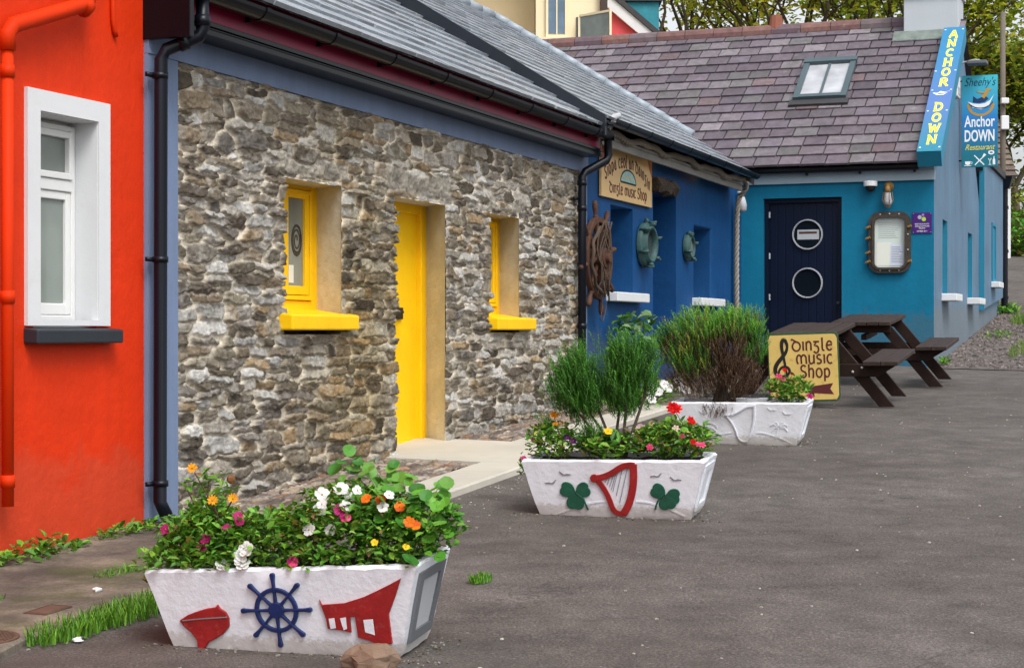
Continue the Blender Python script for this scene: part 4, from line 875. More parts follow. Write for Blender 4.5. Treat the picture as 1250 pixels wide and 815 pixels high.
# bracket floodlight and alarm box on the gable
S = wthing('floodlight', FS+3.2, CO, 5.3, 'slim grey floodlight on an arm above the hanging sign', 'lamp')
mb = MB(GW); mb.tube([(2.8, 0, 5.30), (2.8, .25, 5.35), (2.8, .33, 5.33)], .015, 8); mb.build('arm', M['galv'], S); mb = MB(GW); mb.box(2.7, 2.95, .14, .42, 5.28, 5.33); mb.build('lamp_head', M['grey'], S, bevel=.01)
S = wthing('alarm_box', FS+2.6, CO, 4.75, 'small white alarm box on the gable behind the sloping board', 'alarm')
mb = MB(GW); mb.box(1.9, 2.25, .0, .10, 4.72, 5.03); mb.build('casing', M['white'], S, bevel=.015); mb = MB(GW); mb.box(1.96, 2.19, .101, .106, 4.76, 4.86); mb.build('louvre', M['greylt'], S)
# dome camera
S = wthing('dome_camera', FS, 1.735, 3.33, 'white dome security camera under the pale fascia beside the navy door', 'camera')
mb = MB(FW); mb.tube([(1.735, .10, 3.398), (1.735, .10, 3.33)], .09, 18); mb.build('housing', M['white'], S, bevel=.01); mb = MB(FW)
for i in range(6): pass
mb.tube([(1.735, .10, 3.329), (1.735, .10, 3.30), (1.735, .10, 3.275), (1.735, .10, 3.262)], [.065, .06, .042, .015], 16); mb.build('lens', M['inkblack'], S, smooth=True)
# ship's lamp over the menu
S = wthing('wall_lamp', FS, 1.96, 3.08, 'small brass ship lamp with clear bulb above the menu case', 'lamp')
mb = MB(FW); mb.tube([(1.96, 0, 3.33), (1.96, .02, 3.33)], .065, 14); mb.tube([(1.96, .02, 3.33), (1.96, .09, 3.34), (1.96, .11, 3.30), (1.96, .11, 3.25)], [.03, .03, .035, .045], 12); mb.build('bracket', M['brass'], S, smooth=True)
mb = MB(FW); mb.tube([(1.96, .11, 3.25), (1.96, .11, 3.2), (1.96, .11, 3.13), (1.96, .11, 3.085), (1.96, .11, 3.07)], [.035, .042, .058, .045, .01], 14); mb.build('bulb_glass', M['greylt'], S, smooth=True)
mb = MB(FW)
for k in range(6):
    a = PI*2*k/6; mb.tube([(1.96+.055*math.cos(a), .11+.055*math.sin(a), 3.25), (1.96+.07*math.cos(a), .11+.07*math.sin(a), 3.14), (1.96+.02*math.cos(a), .11+.02*math.sin(a), 3.05)], .005, 5)
mb.build('cage', M['brass'], S)
# menu case
S = wthing('menu_case', FS, 1.97, 2.2, 'rounded dark bronze ship window frame holding white menu pages', 'menu case')
mx, mz, mw, mh = 1.975, 2.60, .54, .80
def rrect(w, h, r, n=6):
    out = []
    for (cx, cy, a) in ((w/2-r, h/2-r, 0), (-w/2+r, h/2-r, 90), (-w/2+r, -h/2+r, 180), (w/2-r, -h/2+r, 270)):
        out += [(cx+r*math.cos(R(a+90*i/n)), cy+r*math.sin(R(a+90*i/n))) for i in range(n+1)]
    return out
def frame_ring(mb, fn, po, pi, t0, t1):
    n = len(po); vs = [fn(*p, t0) for p in po]+[fn(*p, t0) for p in pi]+[fn(*p, t1) for p in po]+[fn(*p, t1) for p in pi]
    fs = []
    for i in range(n):
        j = (i+1) % n; fs += [(2*n+i, 2*n+j, 3*n+j, 3*n+i), (i, j, 2*n+j, 2*n+i), (n+i, n+j, 3*n+j, 3*n+i)]
    return mb.add(vs, fs, raw=True)
mf = lambda u, v, t: FW(mx+u, t, mz+v)
mb = MB(); frame_ring(mb, mf, rrect(mw, mh, .14), rrect(mw-.15, mh-.15, .07), .0, .06); frame_ring(mb, mf, rrect(mw-.09, mh-.09, .10), rrect(mw-.15, mh-.15, .07), .06, .085); mb.build('frame', M['bronze'], S)
mb = MB(); mb.prism(rrect(mw-.14, mh-.14, .07), mf, 0, .02); mb.build('back_panel', paint('menu_backing', (.62, .70, .66), .06, .4, 10, .02), S)
mb = MB(); mb.box(0, 0, 0, 0, 0, 0) if 0 else None
mb.prism([(-.175, -.30), (.01, -.30), (.01, -.0), (-.175, -.0)], mf, .021, .023); mb.build('menu_page', M['paper'], S)
mb = MB(); mb.prism([(.0, -.30), (.18, -.30), (.18, -.03), (.01, -.02)], mf, .024, .026); mb.build('menu_page', M['paperblue'], S)
mb = MB()
for i in range(10): mb.ribbon([(.02, -.06-i*.022), (.02+random.uniform(.09, .15), -.06-i*.022)], .005, mf, .027, .028)
for i in range(9): mb.ribbon([(-.15, .26-i*.025), (-.15+random.uniform(.2, .3), .26-i*.025)], .004, mf, .021, .022)
mb.build('menu_text', M['bird'], S)
mb = MB()
for (u, v) in ((-.12, .365), (0, .37), (.12, .365), (-.12, -.365), (0, -.37), (.12, -.365), (.235, .1), (.235, -.1)): mb.blob(mf(u, v, .065), .012, 8, 4, 0)
mb.build('bolt', M['chrome'], S)
for (u, v) in ((-.275, .20), (-.275, .06), (-.275, -.13), (-.275, -.25), (.25, .20), (.25, -.25)):
    mb = MB(); mb.tube([mf(u-.03, v-.015, .05), mf(u+.03, v+.01, .07)], .018, 8, raw=True); mb.tube([mf(u, v, .03), mf(u, v, .10)], .014, 8, raw=True); mb.build('clamp', M['brass'], S)
S = wthing('purple_plaque', FS, 2.385, 2.71, 'small square purple plaque with three discs beside the menu case', 'plaque')
pf = lambda u, v, t: FW(2.385+u, t, 2.845+v)
mb = MB(); mb.prism([(-.125, -.135), (.125, -.135), (.125, .135), (-.125, .135)], pf, 0, .012); mb.build('plate', M['purple'], S)
for (u, v, r, m_) in ((-.03, .075, .026, 'greylt'), (.012, .105, .017, 'lilac'), (.022, .05, .028, 'lime')):
    mb = MB(); mb.prism([(u+r*math.cos(2*PI*k/16), v+r*math.sin(2*PI*k/16)) for k in range(16)], pf, .0125, .015); mb.build('disc', M[m_], S)
mb = MB()
for tx, w, y in (('RESTAURANTS', .18, -.022), ('ASSOCIATION', .18, -.05), ('IRELAND', .08, -.075), ('MEMBER 2017', .13, -.115)):
    vs, fs = font_text(tx, .026, pf, .0135, width=w, y=y); mb.add(vs, fs, raw=True)
mb.build('lettering', M['letwhite'], S, recalc=False)
mb = MB(); bolts(mb, [pf(a*.112, b*.12, .013) for a in (-1, 1) for b in (-1, 1)], .006); mb.build('screw', M['chrome'], S)

# ================================================================= THINGS ON THE BLUE SHOP WALL
S = wthing('shop_sign', 8.8, 0, 2.8, 'cream painted shop sign with pale half round fan high on the blue wall', 'sign')
sx0, sx1, sz0, sz1 = 7.91, 9.74, 2.80, 3.36
wf = lambda u, v, t: WP(sx0+u, .04+t, sz0+v); SWd, SHt = sx1-sx0, sz1-sz0
mb = MB(); mb.prism([(0, 0), (SWd, 0), (SWd, SHt), (0, SHt)], wf, -.03, 0); mb.build('board', M['signcream'], S, bevel=.004)
for pl in ([(0.01, SHt-.005), (.02, .34), (.10, .40), (.17, .49), (.34, SHt-.005)], [(SWd-.01, SHt-.005), (SWd-.01, .33), (SWd-.10, .40), (SWd-.16, .49), (SWd-.33, SHt-.005)]):
    mb = MB(); mb.prism(pl, wf, .0005, .002); mb.build('corner_scroll', M['signred'], S)
mb = MB(); txt = 'Siopa ceol an Daingin'; n = len(txt); tot = sum(UNC[c][0]+.1 for c in txt); hh = .135; k = 1.50/(tot*hh); x = 0
for ch in txt:
    a = UNC[ch][0]+.1; u = (x+a/2)/tot*2-1; cxp = SWd/2+u*.82; y = .352-.19*abs(u)**2.2; an = -.35*u*abs(u)
    fr = lambda p, q, t, cxp=cxp, y=y, an=an: wf(cxp+p*math.cos(an)-q*math.sin(an)*.9, y+q*math.cos(an)+p*math.sin(an)*.6, t)
    text_strokes(mb, ch, -UNC[ch][0]/2*hh*k, 0, hh, fr, .13, UNC, sx=k, t0=0.0022, t1=.004); x += a
text_strokes(mb, 'Dingle Music Shop', .26, .06, .115, wf, .13, UNC, width=1.36, t0=.0005, t1=.003); mb.build('lettering', M['maroon'], S, recalc=False)
mb = MB(); mb.prism([(.92+.28*math.cos(R(a)), .195+.135*math.sin(R(a))) for a in range(0, 181, 10)], wf, .0005, .002); mb.build('fan_emblem', M['fanblue'], S)
mb = MB(); mb.ribbon([(.92+.28*math.cos(R(a)), .195+.135*math.sin(R(a))) for a in range(0, 181, 10)], .018, wf, .002, .0035); mb.ribbon([(.64, .195), (1.20, .195)], .018, wf, .002, .0036)
mb.build('fan_outline', M['inkblack'], S); mb = MB(); mb.ribbon(arc(.92, .20, .11, .06, 0, 180, 8), .012, wf, .0022, .003)
for a in (30, 60, 90, 120, 150): mb.ribbon([(.92+.13*math.cos(R(a)), .20+.062*math.sin(R(a))), (.92+.25*math.cos(R(a)), .20+.115*math.sin(R(a)))], .010, wf, .0022, .003)
mb.build('fan_pattern', M['signyel'], S)
# ship's wheel
S = wthing('ship_wheel', 7.95, .12, 1.6, 'weathered brown ship steering wheel draped with old netting on the blue wall', 'ship wheel')
wc = (7.60, .10, 2.165)
def WF(u, v, t): return WP(wc[0]+u, wc[1]+t, wc[2]+v)
mb = MB()
for (r0, r1, d0, d1) in ((.345, .405, -.028, .028),):
    n = 40
    po = [(r1*math.cos(2*PI*k/n), r1*math.sin(2*PI*k/n)) for k in range(n)]; pi = [(r0*math.cos(2*PI*k/n), r0*math.sin(2*PI*k/n)) for k in range(n)]
    frame_ring(mb, WF, po, pi, d0, d1); frame_ring(mb, WF, po, pi, d1, d0)
mb.build('rim', M['rust'], S, weld=True, bevel=.008)
mb = MB(); mb.f = WF
hub = [(0, 0, -.07), (0, 0, .09)]; mb.tube([WF(*p) for p in hub], .10, 18, raw=True); mb.tube([WF(0, 0, .08), WF(0, 0, .13)], .05, 12, raw=True); mb.build('hub', M['rust'], S, bevel=.008)
for k in range(8):
    a = 2*PI*k/8+.20; c, s_ = math.cos(a), math.sin(a); mb = MB()
    rr = [(.09, .028), (.16, .02), (.2, .032), (.24, .02), (.31, .03), (.41, .03), (.42, .022), (.44, .02), (.48, .026), (.53, .028), (.565, .02)]
    mb.tube([WF(r_*c, r_*s_, 0) for r_, _ in rr], [q for _, q in rr], 10, raw=True); mb.build('spoke', M['rust'], S, smooth=True)
mb = MB(); random.seed(5)
for i in range(10):
    a0 = random.uniform(60, 130); u0 = .30*math.cos(R(a0)); pts = []
    x = random.uniform(-.16, .10); w_ = random.uniform(-.1, .12)
    for j in range(9): q = j/8; pts.append(WF(x+w_*q+.05*math.sin(q*7+i), .36-.75*q*random.uniform(.85, 1.05), .075+.02*math.sin(i+q*9)))
    mb.tube(pts, .008, 5, raw=True)
pts = [WF(.36*math.cos(a), .36*math.sin(a)*.9-.02, .06+.01*math.sin(9*a)) for a in np.linspace(PI*.55, PI*1.55, 24)]; mb.tube(pts, .018, 6, raw=True)
mb.tube([WF(-.10+.05*math.sin(i*.7), -.35-.05*i, .06) for i in range(6)]+[WF(-.0, -.62, .05), WF(.08, -.52, .05), WF(.12, -.42, .05)], .006, 5, raw=True); mb.build('netting', M['chain'], S, smooth=True)
# two brass portholes
def porthole(s, z, r, label, nb, yaw, depth):
    S = wthing('porthole', s, .04, z-r, label, 'porthole', group='old ship portholes hung on the blue wall')
    cy, sy = math.cos(yaw), math.sin(yaw)
    def PF(u, v, t): return WP(s+u*cy-t*sy, .03+max(0, -u*sy if 0 else 0)+t*cy+(r*abs(sy))+u*sy, z+v)
    def rg(mb, prof, n=28):
        vs = [PF(p[0]*math.cos(2*PI*k/n), p[0]*math.sin(2*PI*k/n), p[1]) for p in prof for k in range(n)]
        return mb.add(vs, [(i*n+k, i*n+(k+1) % n, (i+1)*n+(k+1) % n, (i+1)*n+k) for i in range(len(prof)-1) for k in range(n)], raw=True)
    mb = MB(); rg(mb, [(r, -.02), (r, .025), (r*.93, .04), (r*.84, .04), (r*.82, depth), (r*.70, depth), (r*.68, .03), (r*.68, -.02)]); mb.build('rim', M['verdigris'], S, smooth=True)
    mb = MB(); mb.prism([(r*.69*math.cos(2*PI*k/24), r*.69*math.sin(2*PI*k/24)) for k in range(24)], PF, .0, .03); mb.build('glass', M['paneg'] if nb < 6 else M['pane'], S)
    for k in range(nb):
        a = 2*PI*k/nb+.35; c, d = math.cos(a), math.sin(a); mb = MB()
        mb.tube([PF(r*.86*c, r*.86*d, .02), PF(r*.93*c, r*.93*d, depth+.01), PF(r*.98*c, r*.98*d, depth+.02)], [.020, .022, .014], 8, raw=True); mb.tube([PF(r*1.0*c, r*1.0*d, .0), PF(r*1.03*c, r*1.03*d, depth+.03)], .014, 8, raw=True); mb.build('dog_clamp', M['verdigris'], S, smooth=True)
    mb = MB(); mb.tube([PF(0, r*.95, 0), PF(0, r*1.12, .02), PF(0, r*1.2, .0)], [.03, .025, .015], 8, raw=True); mb.build('hanging_lug', M['verdigris'], S, smooth=True)
porthole(9.48, 2.385, .24, 'larger verdigris porthole with protruding clamps between shop sign and doorway', 6, .04, .085)
porthole(11.33, 2.44, .16, 'smaller dark green porthole between the doorway and far window', 4, .0, .06)
S = wthing('security_light', 7.3, .33, 3.42, 'small pale grey camera on the corner of the black gutter', 'camera')
mb = MB(); mb.tube([WP(7.20, .33, 3.46), WP(7.30, .36, 3.50), WP(7.36, .385, 3.52)], .032, 12, raw=True); mb.build('body', M['galv'], S); mb = MB(); mb.tube([WP(7.24, .33, 3.37), WP(7.26, .34, 3.47)], .012, 8, raw=True); mb.build('bracket', M['galv'], S)

# ================================================================= PICNIC TABLES
def picnic(px, py, pitch, label, slot=None):
    z = ZG(px, py); T = thing('picnic_table', (px, py, z), label, 'picnic table', 0, 'dark picnic tables outside the restaurant')
    Mx = Matrix.Translation((px, py, z)) @ Matrix.Rotation(-TH, 4, 'Z') @ Matrix.Rotation(pitch, 4, 'X')
    F_ = lambda x, y, zz: tuple(Mx @ Vector((x, y, zz)))   # x across, y along the terrace
    w, L = .66, 1.30
    for i in range(5):
        x0 = -w/2+i*w/5; MB(F_).box(x0+.004, x0+w/5-.004, -.22, L-.22, .70+.002*(i % 2), .742+.002*(i % 2)).build('table_board', M['woodtop'], T, bevel=.006)
    for sd in (-1, 1):
        for i in range(2):
            x0 = sd*.77-.17+i*.172; MB(F_).box(x0, x0+.165, -.22, L-.22, .425+.002*i, .467+.002*i).build('seat_board', M['woodtop'], T, bevel=.006)
    for y in (-.0, .86):
        for sd in (-1, 1):
            mb = MB(F_); xt, xb = sd*.22, sd*.80; hw = .075
            mb.hexa([(xb-hw, y-.022, 0), (xb+hw, y-.022, 0), (xb+hw, y+.022, 0), (xb-hw, y+.022, 0), (xt-hw, y-.022, .70), (xt+hw, y-.022, .70), (xt+hw, y+.022, .70), (xt-hw, y+.022, .70)]); mb.build('leg', M['wood'], T, bevel=.004)
        mb = MB(F_); yy = y-.046 if y < .4 else y+.046
        mb.hexa([(-.72, yy-.022, .30), (.72, yy-.022, .30), (.72, yy+.022, .30), (-.72, yy+.022, .30), (-.92, yy-.022, .424), (.92, yy-.022, .424), (.92, yy+.022, .424), (-.92, yy+.022, .424)]); mb.build('seat_support', M['wood'], T, bevel=.004)
        MB(F_).box(-.31, .31, yy-.022, yy+.022, .61, .699).build('top_support', M['wood'], T, bevel=.004)
        mb = MB(F_); bolts(mb, [F_(sd*x, yy-.024 if y < .4 else yy+.024, zz) for sd in (-1, 1) for x, zz in ((.48, .35), (.57, .39))], .014); mb.build('bolt', M['galv'], T)
    mb = MB(F_); mb.box(-.03, .03, .02, .84, .52, .58); mb.build('brace', M['wood'], T)
    return T, F_
T1, F1_ = picnic(2.94, 17.20, .085, 'nearer dark picnic table with the yellow music shop sign on its end')
T2, F2_ = picnic(3.98, 19.45, .075, 'farther dark picnic table by the teal restaurant wall')
# yellow sign on the end of the nearer table
S = thing('arrow_sign', F1_(.02, -.1, .05), 'weathered yellow sign with treble clef and maroon arrow leaning on the table end', 'sign')
def AS(u, v, t):
    a = .03; p, q = u*math.cos(a)-v*math.sin(a), u*math.sin(a)+v*math.cos(a); return F1_(p+.03, -.245-t+(.35-v)*-.02, .41+q)
mb = MB(); mb.prism(rrect(.70, .68, .05), AS, -.02, 0); mb.build('board', M['signgreen'], S)
mb = MB(); po = rrect(.685, .66, .05); random.seed(9); po = [(u*random.uniform(.975, 1), v*random.uniform(.965, 1)) for u, v in po]; mb.prism(po, AS, .0005, .003); mb.build('face', M['signyel'], S)
mb = MB(); af = lambda u, v, t: AS(u, v, .003+t)
for i, (tx, x, y, w) in enumerate((('Dingle', -.105, .165, .40), ('Music', -.07, .035, .36), ('Shop', -.035, -.10, .30))): text_strokes(mb, tx, x, y, .125, af, .135, UNC, width=w, t0=0, t1=.002)
mb.build('lettering', M['maroon'], S, recalc=False)
mb = MB(); cl = [(-.20, -.185), (-.235, -.17), (-.25, -.13), (-.225, -.075), (-.185, -.06), (-.145, -.08), (-.135, -.13), (-.165, -.175), (-.22, -.19), (-.275, -.16), (-.285, -.09), (-.26, -.02), (-.21, .05), (-.165, .12), (-.15, .19), (-.165, .255), (-.185, .285), (-.205, .25), (-.21, .19), (-.20, .10), (-.18, -.04), (-.165, -.18), (-.16, -.225), (-.19, -.265), (-.22, -.24)]
def smoothp(p, n=3):
    for _ in range(n): p = [p[0]]+[q for i in range(len(p)-1) for q in ((p[i][0]*.75+p[i+1][0]*.25, p[i][1]*.75+p[i+1][1]*.25), (p[i][0]*.25+p[i+1][0]*.75, p[i][1]*.25+p[i+1][1]*.75))]+[p[-1]]
    return p
cl = [(u, -.15+(v+.265)*.79) for u, v in cl]; cp = smoothp(cl); n = len(cp); ww = [.012+.030*max(0, math.sin(PI*i/n*1.0))*(.45+.55*abs(math.sin(i/n*11))) for i in range(n)]
for i in range(n-1): mb.ribbon(cp[i:i+2], ww[i:i+2], af, 0, .002+i*.00001)
mb.blob(af(-.215, -.13, .0), .022, 8, 4, 0, 1); mb.build('treble_clef', M['inkblack'], S, recalc=False)
mb = MB(); mb.prism([(.0, -.22), (.10, -.155), (.095, -.185), (.285, -.16), (.255, -.215), (.29, -.27), (.095, -.255), (.10, -.295)], af, 0, .002); mb.build('arrow', M['maroon'], S)

# ================================================================= PLANTERS
def planter(px, py, pz, yaw, roll, label):
    T = thing('planter', (px, py, pz), label, 'planter', 0, 'white tapered concrete planters along the lane')
    Mx = Matrix.Translation((px, py, pz)) @ Matrix.Rotation(yaw, 4, 'Z') @ Matrix.Rotation(roll, 4, 'Y') @ Matrix.Rotation(.05, 4, 'X')
    Wt, Wb, Hh, Dt, Db = 1.085, .90, .335, .42, .34
    F_ = lambda x, y, z: tuple(Mx @ Vector((x, y, z)))
    mb = MB(F_); th = .035; e = .012
    rings = []
    n = 22
    def ringpts(w, d, z, jit=0):
        out = []
        for (a, b) in (((-1, -1), (1, -1)), ((1, -1), (1, 1)), ((1, 1), (-1, 1)), ((-1, 1), (-1, -1))):
            m = n if a[1] == b[1] else 8
            for i in range(m):
                q = i/m; out.append(((a[0]*(1-q)+b[0]*q)*w/2+random.uniform(-jit, jit), (a[1]*(1-q)+b[1]*q)*d/2+random.uniform(-jit, jit), z+random.uniform(-jit, jit)*1.2))
        return out
    lv = [ringpts(Wb-.02, Db-.02, -.012, .003), ringpts(Wb, Db, .012, .004)]
    for q in (.25, .5, .75): lv.append(ringpts(Wb+(Wt-Wb)*q, Db+(Dt-Db)*q, Hh*q, .0015))
    lv += [ringpts(Wt, Dt, Hh-e, .003), ringpts(Wt-.018, Dt-.018, Hh, .002), ringpts(Wt-2*th, Dt-2*th, Hh-.001, .002), ringpts(Wt-2*th-.02, Dt-2*th-.02, Hh-.09, 0)]
    m = len(lv[0]); mb.add([p for l in lv for p in l], [(i*m+k, i*m+(k+1) % m, (i+1)*m+(k+1) % m, (i+1)*m+k) for i in range(len(lv)-1) for k in range(m)])
    mb.build('trough', M['planter'], T, smooth=True).modifiers.new('e', 'EDGE_SPLIT').split_angle = R(35)
    mb = MB(F_); mb.grid(lin(-Wt/2+.04, Wt/2-.04, .04), lin(-Dt/2+.04, Dt/2-.04, .04), lambda x, y: Hh-.03+random.uniform(-.012, .012)); mb.build('soil', M['soil'], T, smooth=True)
    tl = (Dt-Db)/2/Hh
    def face(u, v, t):  # front face: u from its centre line, v up from the foot
        return F_(u, -(Db/2+tl*v)-t-.001, v)
    def end(u, v, t): return F_((Wb/2+(Wt-Wb)/2/Hh*v)+t+.001, u*(Db+(Dt-Db)*v/Hh)/Db, v)
    return T, F_, face, end, Hh
P1, PF1, face1, end1, PH = planter(-.793, 6.571, .262, -.27, -.055, 'white trough planter with relief of blue ship wheel between two red shapes')
P2, PF2, face2, end2, _ = planter(.641, 10.12, ZG(0, 10.12)+.004, -.287, -.017, 'white trough planter with red harp and green shamrocks on its front')
P3, PF3, face3, end3, _ = planter(1.851, 13.795, ZG(0, 13.795)+.004, -.291, -.006, 'all white trough planter with unpainted harp relief, nearest the tables')
for en, P, fr in ((end1, P1, True), (end2, P2, False), (end3, P3, False)):
    mb = MB(); po = [(-.125, .03), (.125, .03), (.125, .295), (-.125, .295)]; pi = [(-.085, .07), (.085, .07), (.085, .26), (-.085, .26)]
    frame_ring(mb, en, po, pi, -.003, .012); mb.build('end_frame', M['grey'] if fr else M['planter'], P)
    if fr:
        mb = MB(); mb.prism([(-.084, .071), (.084, .071), (.084, .259), (-.084, .259)], en, -.003, .004); mb.build('end_panel', M['greylt'], P)
# planter 1 reliefs
c5 = lambda pts: [((150+.352*x-348)/303., (800-(540+.352*y))/303.) for x, y in pts]
mb = MB(); mb.prism(c5([(203, 618), (235, 600), (265, 590), (300, 580), (338, 575), (345, 565), (350, 578), (370, 592), (379, 612), (376, 640), (352, 665), (320, 682), (298, 692), (280, 712), (266, 737), (257, 730), (256, 685), (240, 660), (218, 640)]), face1, -.004, .010); mb.build('boat_relief', M['relred'], P1, bevel=.004)
mb = MB(); mb.ribbon(c5([(215, 618), (290, 612), (374, 608)]), .004, face1, .010, .0125); mb.build('relief_line', M['bird'], P1)
wx, wy = c5([(547, 588)])[0]
mb = MB(); wfn = lambda u, v, t: face1(wx+u, wy+v, t)
mb.ribbon(arc(0, 0, .078, .078, 0, 360, 36), .016, wfn, -.003, .013); mb.prism([(.031*math.cos(2*PI*k/18), .031*math.sin(2*PI*k/18)) for k in range(18)], wfn, -.003, .0145)
for k in range(8):
    a = 2*PI*k/8+PI/2; c, s_ = math.cos(a), math.sin(a); mb.ribbon([(r_*c, r_*s_) for r_ in (.025, .06, .085, .092, .10, .115, .135, .142)], [.013, .009, .011, .011, .011, .013, .020, .010], wfn, -.003, .0135+k*.0001)
mb.build('wheel_relief', M['relblue'], P1, bevel=.003)
mb = MB(); out = c5([(697, 556), (704, 572), (780, 568), (850, 548), (920, 518), (978, 491), (955, 545), (925, 605), (926, 700), (880, 704), (850, 690), (815, 680), (812, 612), (794, 613), (793, 663), (756, 655), (716, 650), (714, 618)])
mb.prism(out, face1, -.004, .010); mb.build('cottage_relief', M['relred'], P1, bevel=.004)
for q in ([(724, 617), (743, 615), (744, 648), (726, 650)], [(762, 616), (782, 613), (782, 650), (770, 655)], [(840, 622), (872, 620), (873, 672), (842, 662)]): mb = MB(); mb.prism(c5(q), face1, .004, .0112); mb.build('relief_window', M['planter'], P1)
# planter 2 and 3 reliefs
c2 = lambda pts: [((x-596)/972., (463-y)/972.) for x, y in pts]
def harp(P, face, mat, strings, thin=False):
    k = .34 if thin else 1
    mb = MB(); mb.ribbon(smoothp(c2([(488, 240), (540, 236), (600, 210), (655, 172), (705, 164), (728, 168)]), 2), .036*k, face, -.003, .012); mb.ribbon(smoothp(c2([(722, 158), (720, 250), (705, 330), (682, 395), (650, 445)]), 2), .042*k, face, -.003, .0125); mb.ribbon(smoothp(c2([(505, 245), (545, 295), (575, 360), (590, 420), (620, 443), (662, 440)]), 2), .030*k, face, -.003, .0115)
    if not thin: mb.prism(arc(*c2([(494, 240)])[0], .024, .024, 0, 345, 15), face, -.003, .0155)
    mb.build('harp_relief', mat, P, bevel=.003)
    if strings:
        mb = MB()
        for a in (((575, 225), (555, 262)), ((605, 222), (578, 290)), ((628, 210), (596, 315)), ((655, 195), (615, 340)), ((685, 188), (632, 380))): mb.ribbon(c2(a), .003, face, 0, .004)
        for a in (((585, 225), (566, 278)), ((617, 218), (588, 305))): mb.ribbon(c2(a), .003, face, 0, .0041)
        mb.build('harp_string', M['bird'], P)
harp(P2, face2, M['relred'], True); harp(P3, face3, M['planter'], False, True)
def blobleaf(mb, face, cx, cy, a, L, w, t):
    ca, sa = math.cos(a), math.sin(a); sh = [(0, 0), (.25, .42), (.6, .55), (.9, .45), (1.0, .18), (.92, 0), (1.0, -.18), (.9, -.45), (.6, -.55), (.25, -.42)]
    mb.prism([(cx+L*p*ca-w*q*sa, cy+L*p*sa+w*q*ca) for p, q in smoothp(sh+[sh[0]], 1)[:-1]], face, -.003, t)
def shamrock(P, face, cx, cy, flip, mat):
    mb = MB(); f = -1 if flip else 1
    for i, (a, L, w) in enumerate(((160, .095, .085), (20, .09, .085), (-95, .10, .10)) if not flip else ((150, .09, .085), (-5, .085, .085), (-80, .085, .095))): blobleaf(mb, face, cx, cy, R(a), L, w, .009+i*.0004)
    mb.ribbon([(cx, cy), (cx+f*.045, cy-.035), (cx+f*.07, cy-.10)] if not flip else [(cx, cy+.01), (cx-.045, cy-.03), (cx-.065, cy-.085)], .009, face, -.003, .0115); mb.build('shamrock_relief', mat, P, bevel=.003)
a = c2([(380, 325), (895, 335)]); shamrock(P2, face2, *a[0], False, M['relgreen']); shamrock(P2, face2, *a[1], True, M['relgreen'])
def birds(P, face, pts, mat, w=.0055):
    for (x, y, f) in pts:
        u, v = c2([(x, y)])[0]; mb = MB(); mb.ribbon([(u-.030*f, v+.022), (u-.012*f, v+.002), (u, v)], [.003, w*1.5, w], face, -.001, .004); mb.ribbon([(u, v), (u+.014*f, v+.003), (u+.036*f, v+.002)], [w, w*1.5, .003], face, -.001, .0042); mb.build('bird_relief', mat, P)
birds(P2, face2, [(322, 222, 1), (240, 272, -1), (850, 228, -1), (955, 248, 1)], M['bird']); birds(P3, face3, [(322, 222, 1), (240, 272, -1), (850, 195, 1), (965, 225, 1)], M['planter'], .009)
for P, fc in ((P2, face2), (P3, face3)):
    mb = MB(); mb.ribbon(smoothp(c2([(250, 452), (330, 425), (400, 400), (480, 380), (560, 372)]), 1), .010, fc, -.001, .003); mb.ribbon(smoothp(c2([(725, 372), (790, 375), (860, 395), (930, 420), (1000, 455)]), 1), .010, fc, -.001, .003); mb.build('wave_relief', M['planter'], P)
mb = MB(); u, v = c2([(905, 330)])[0]
for a_, L in ((20, .07), (60, .06), (120, .06), (160, .075), (-160, .06), (-15, .07)): mb.ribbon(smoothp([(u, v), (u+L*.6*math.cos(R(a_)), v+L*.6*math.sin(R(a_))+.012), (u+L*math.cos(R(a_)), v+L*math.sin(R(a_))-.012)], 1), [.008]*6, face3, -.001, .005) if 0 else mb.ribbon([(u, v), (u+L*.6*math.cos(R(a_)), v+L*.6*math.sin(R(a_))+.012), (u+L*math.cos(R(a_)), v+L*math.sin(R(a_))-.012)], [.011, .009, .004], face3, -.001, .005)
mb.ribbon([(u-.002, v), (u-.02, v-.06), (u-.03, v-.09)], .009, face3, -.001, .0055); mb.build('palm_relief', M['planter'], P3)
mb = MB(); u, v = c2([(375, 330)])[0]; mb.ribbon(arc(u, v-.03, .06, .06, 20, 170, 8), .009, face3, -.001, .005); mb.ribbon(arc(u-.02, v-.06, .07, .06, 20, 150, 8), .009, face3, -.001, .0052); mb.build('wave_relief', M['planter'], P3)
# ================================================================= PLANTS
random.seed(21)
GR0 = [(.095, .27, .022), (.145, .34, .03), (.06, .20, .018), (.20, .37, .04)]
GR = GR0*7+[(.30, .24, .05), (.20, .13, .05)]
YG = [(.25, .32, .03), (.17, .30, .03), (.33, .33, .04), (.12, .24, .025)]
DG = [(.026, .105, .012), (.045, .16, .015), (.07, .22, .02)]
BR = [(.12, .065, .035), (.085, .045, .028), (.15, .09, .05)]
OR = [(.85, .32, .01), (.90, .42, .02)]; MG = [(.36, .008, .11), (.45, .02, .16)]; WH = [(.80, .80, .80), (.84, .83, .78)]; RD = [(.75, .012, .012), (.62, .008, .01)]; PK = [(.75, .06, .18), (.80, .14, .28)]; YL = [(.90, .60, .02)]
def gauss(c, r, n, top=0):
    out = []
    while len(out) < n:
        v = [random.uniform(-1, 1) for _ in range(3)]
        if sum(x*x for x in v) > 1: continue
        if v[2] < -.2 and random.random() < top: continue
        out.append((c[0]+v[0]*r[0], c[1]+v[1]*r[1], c[2]+v[2]*r[2]))
    return out
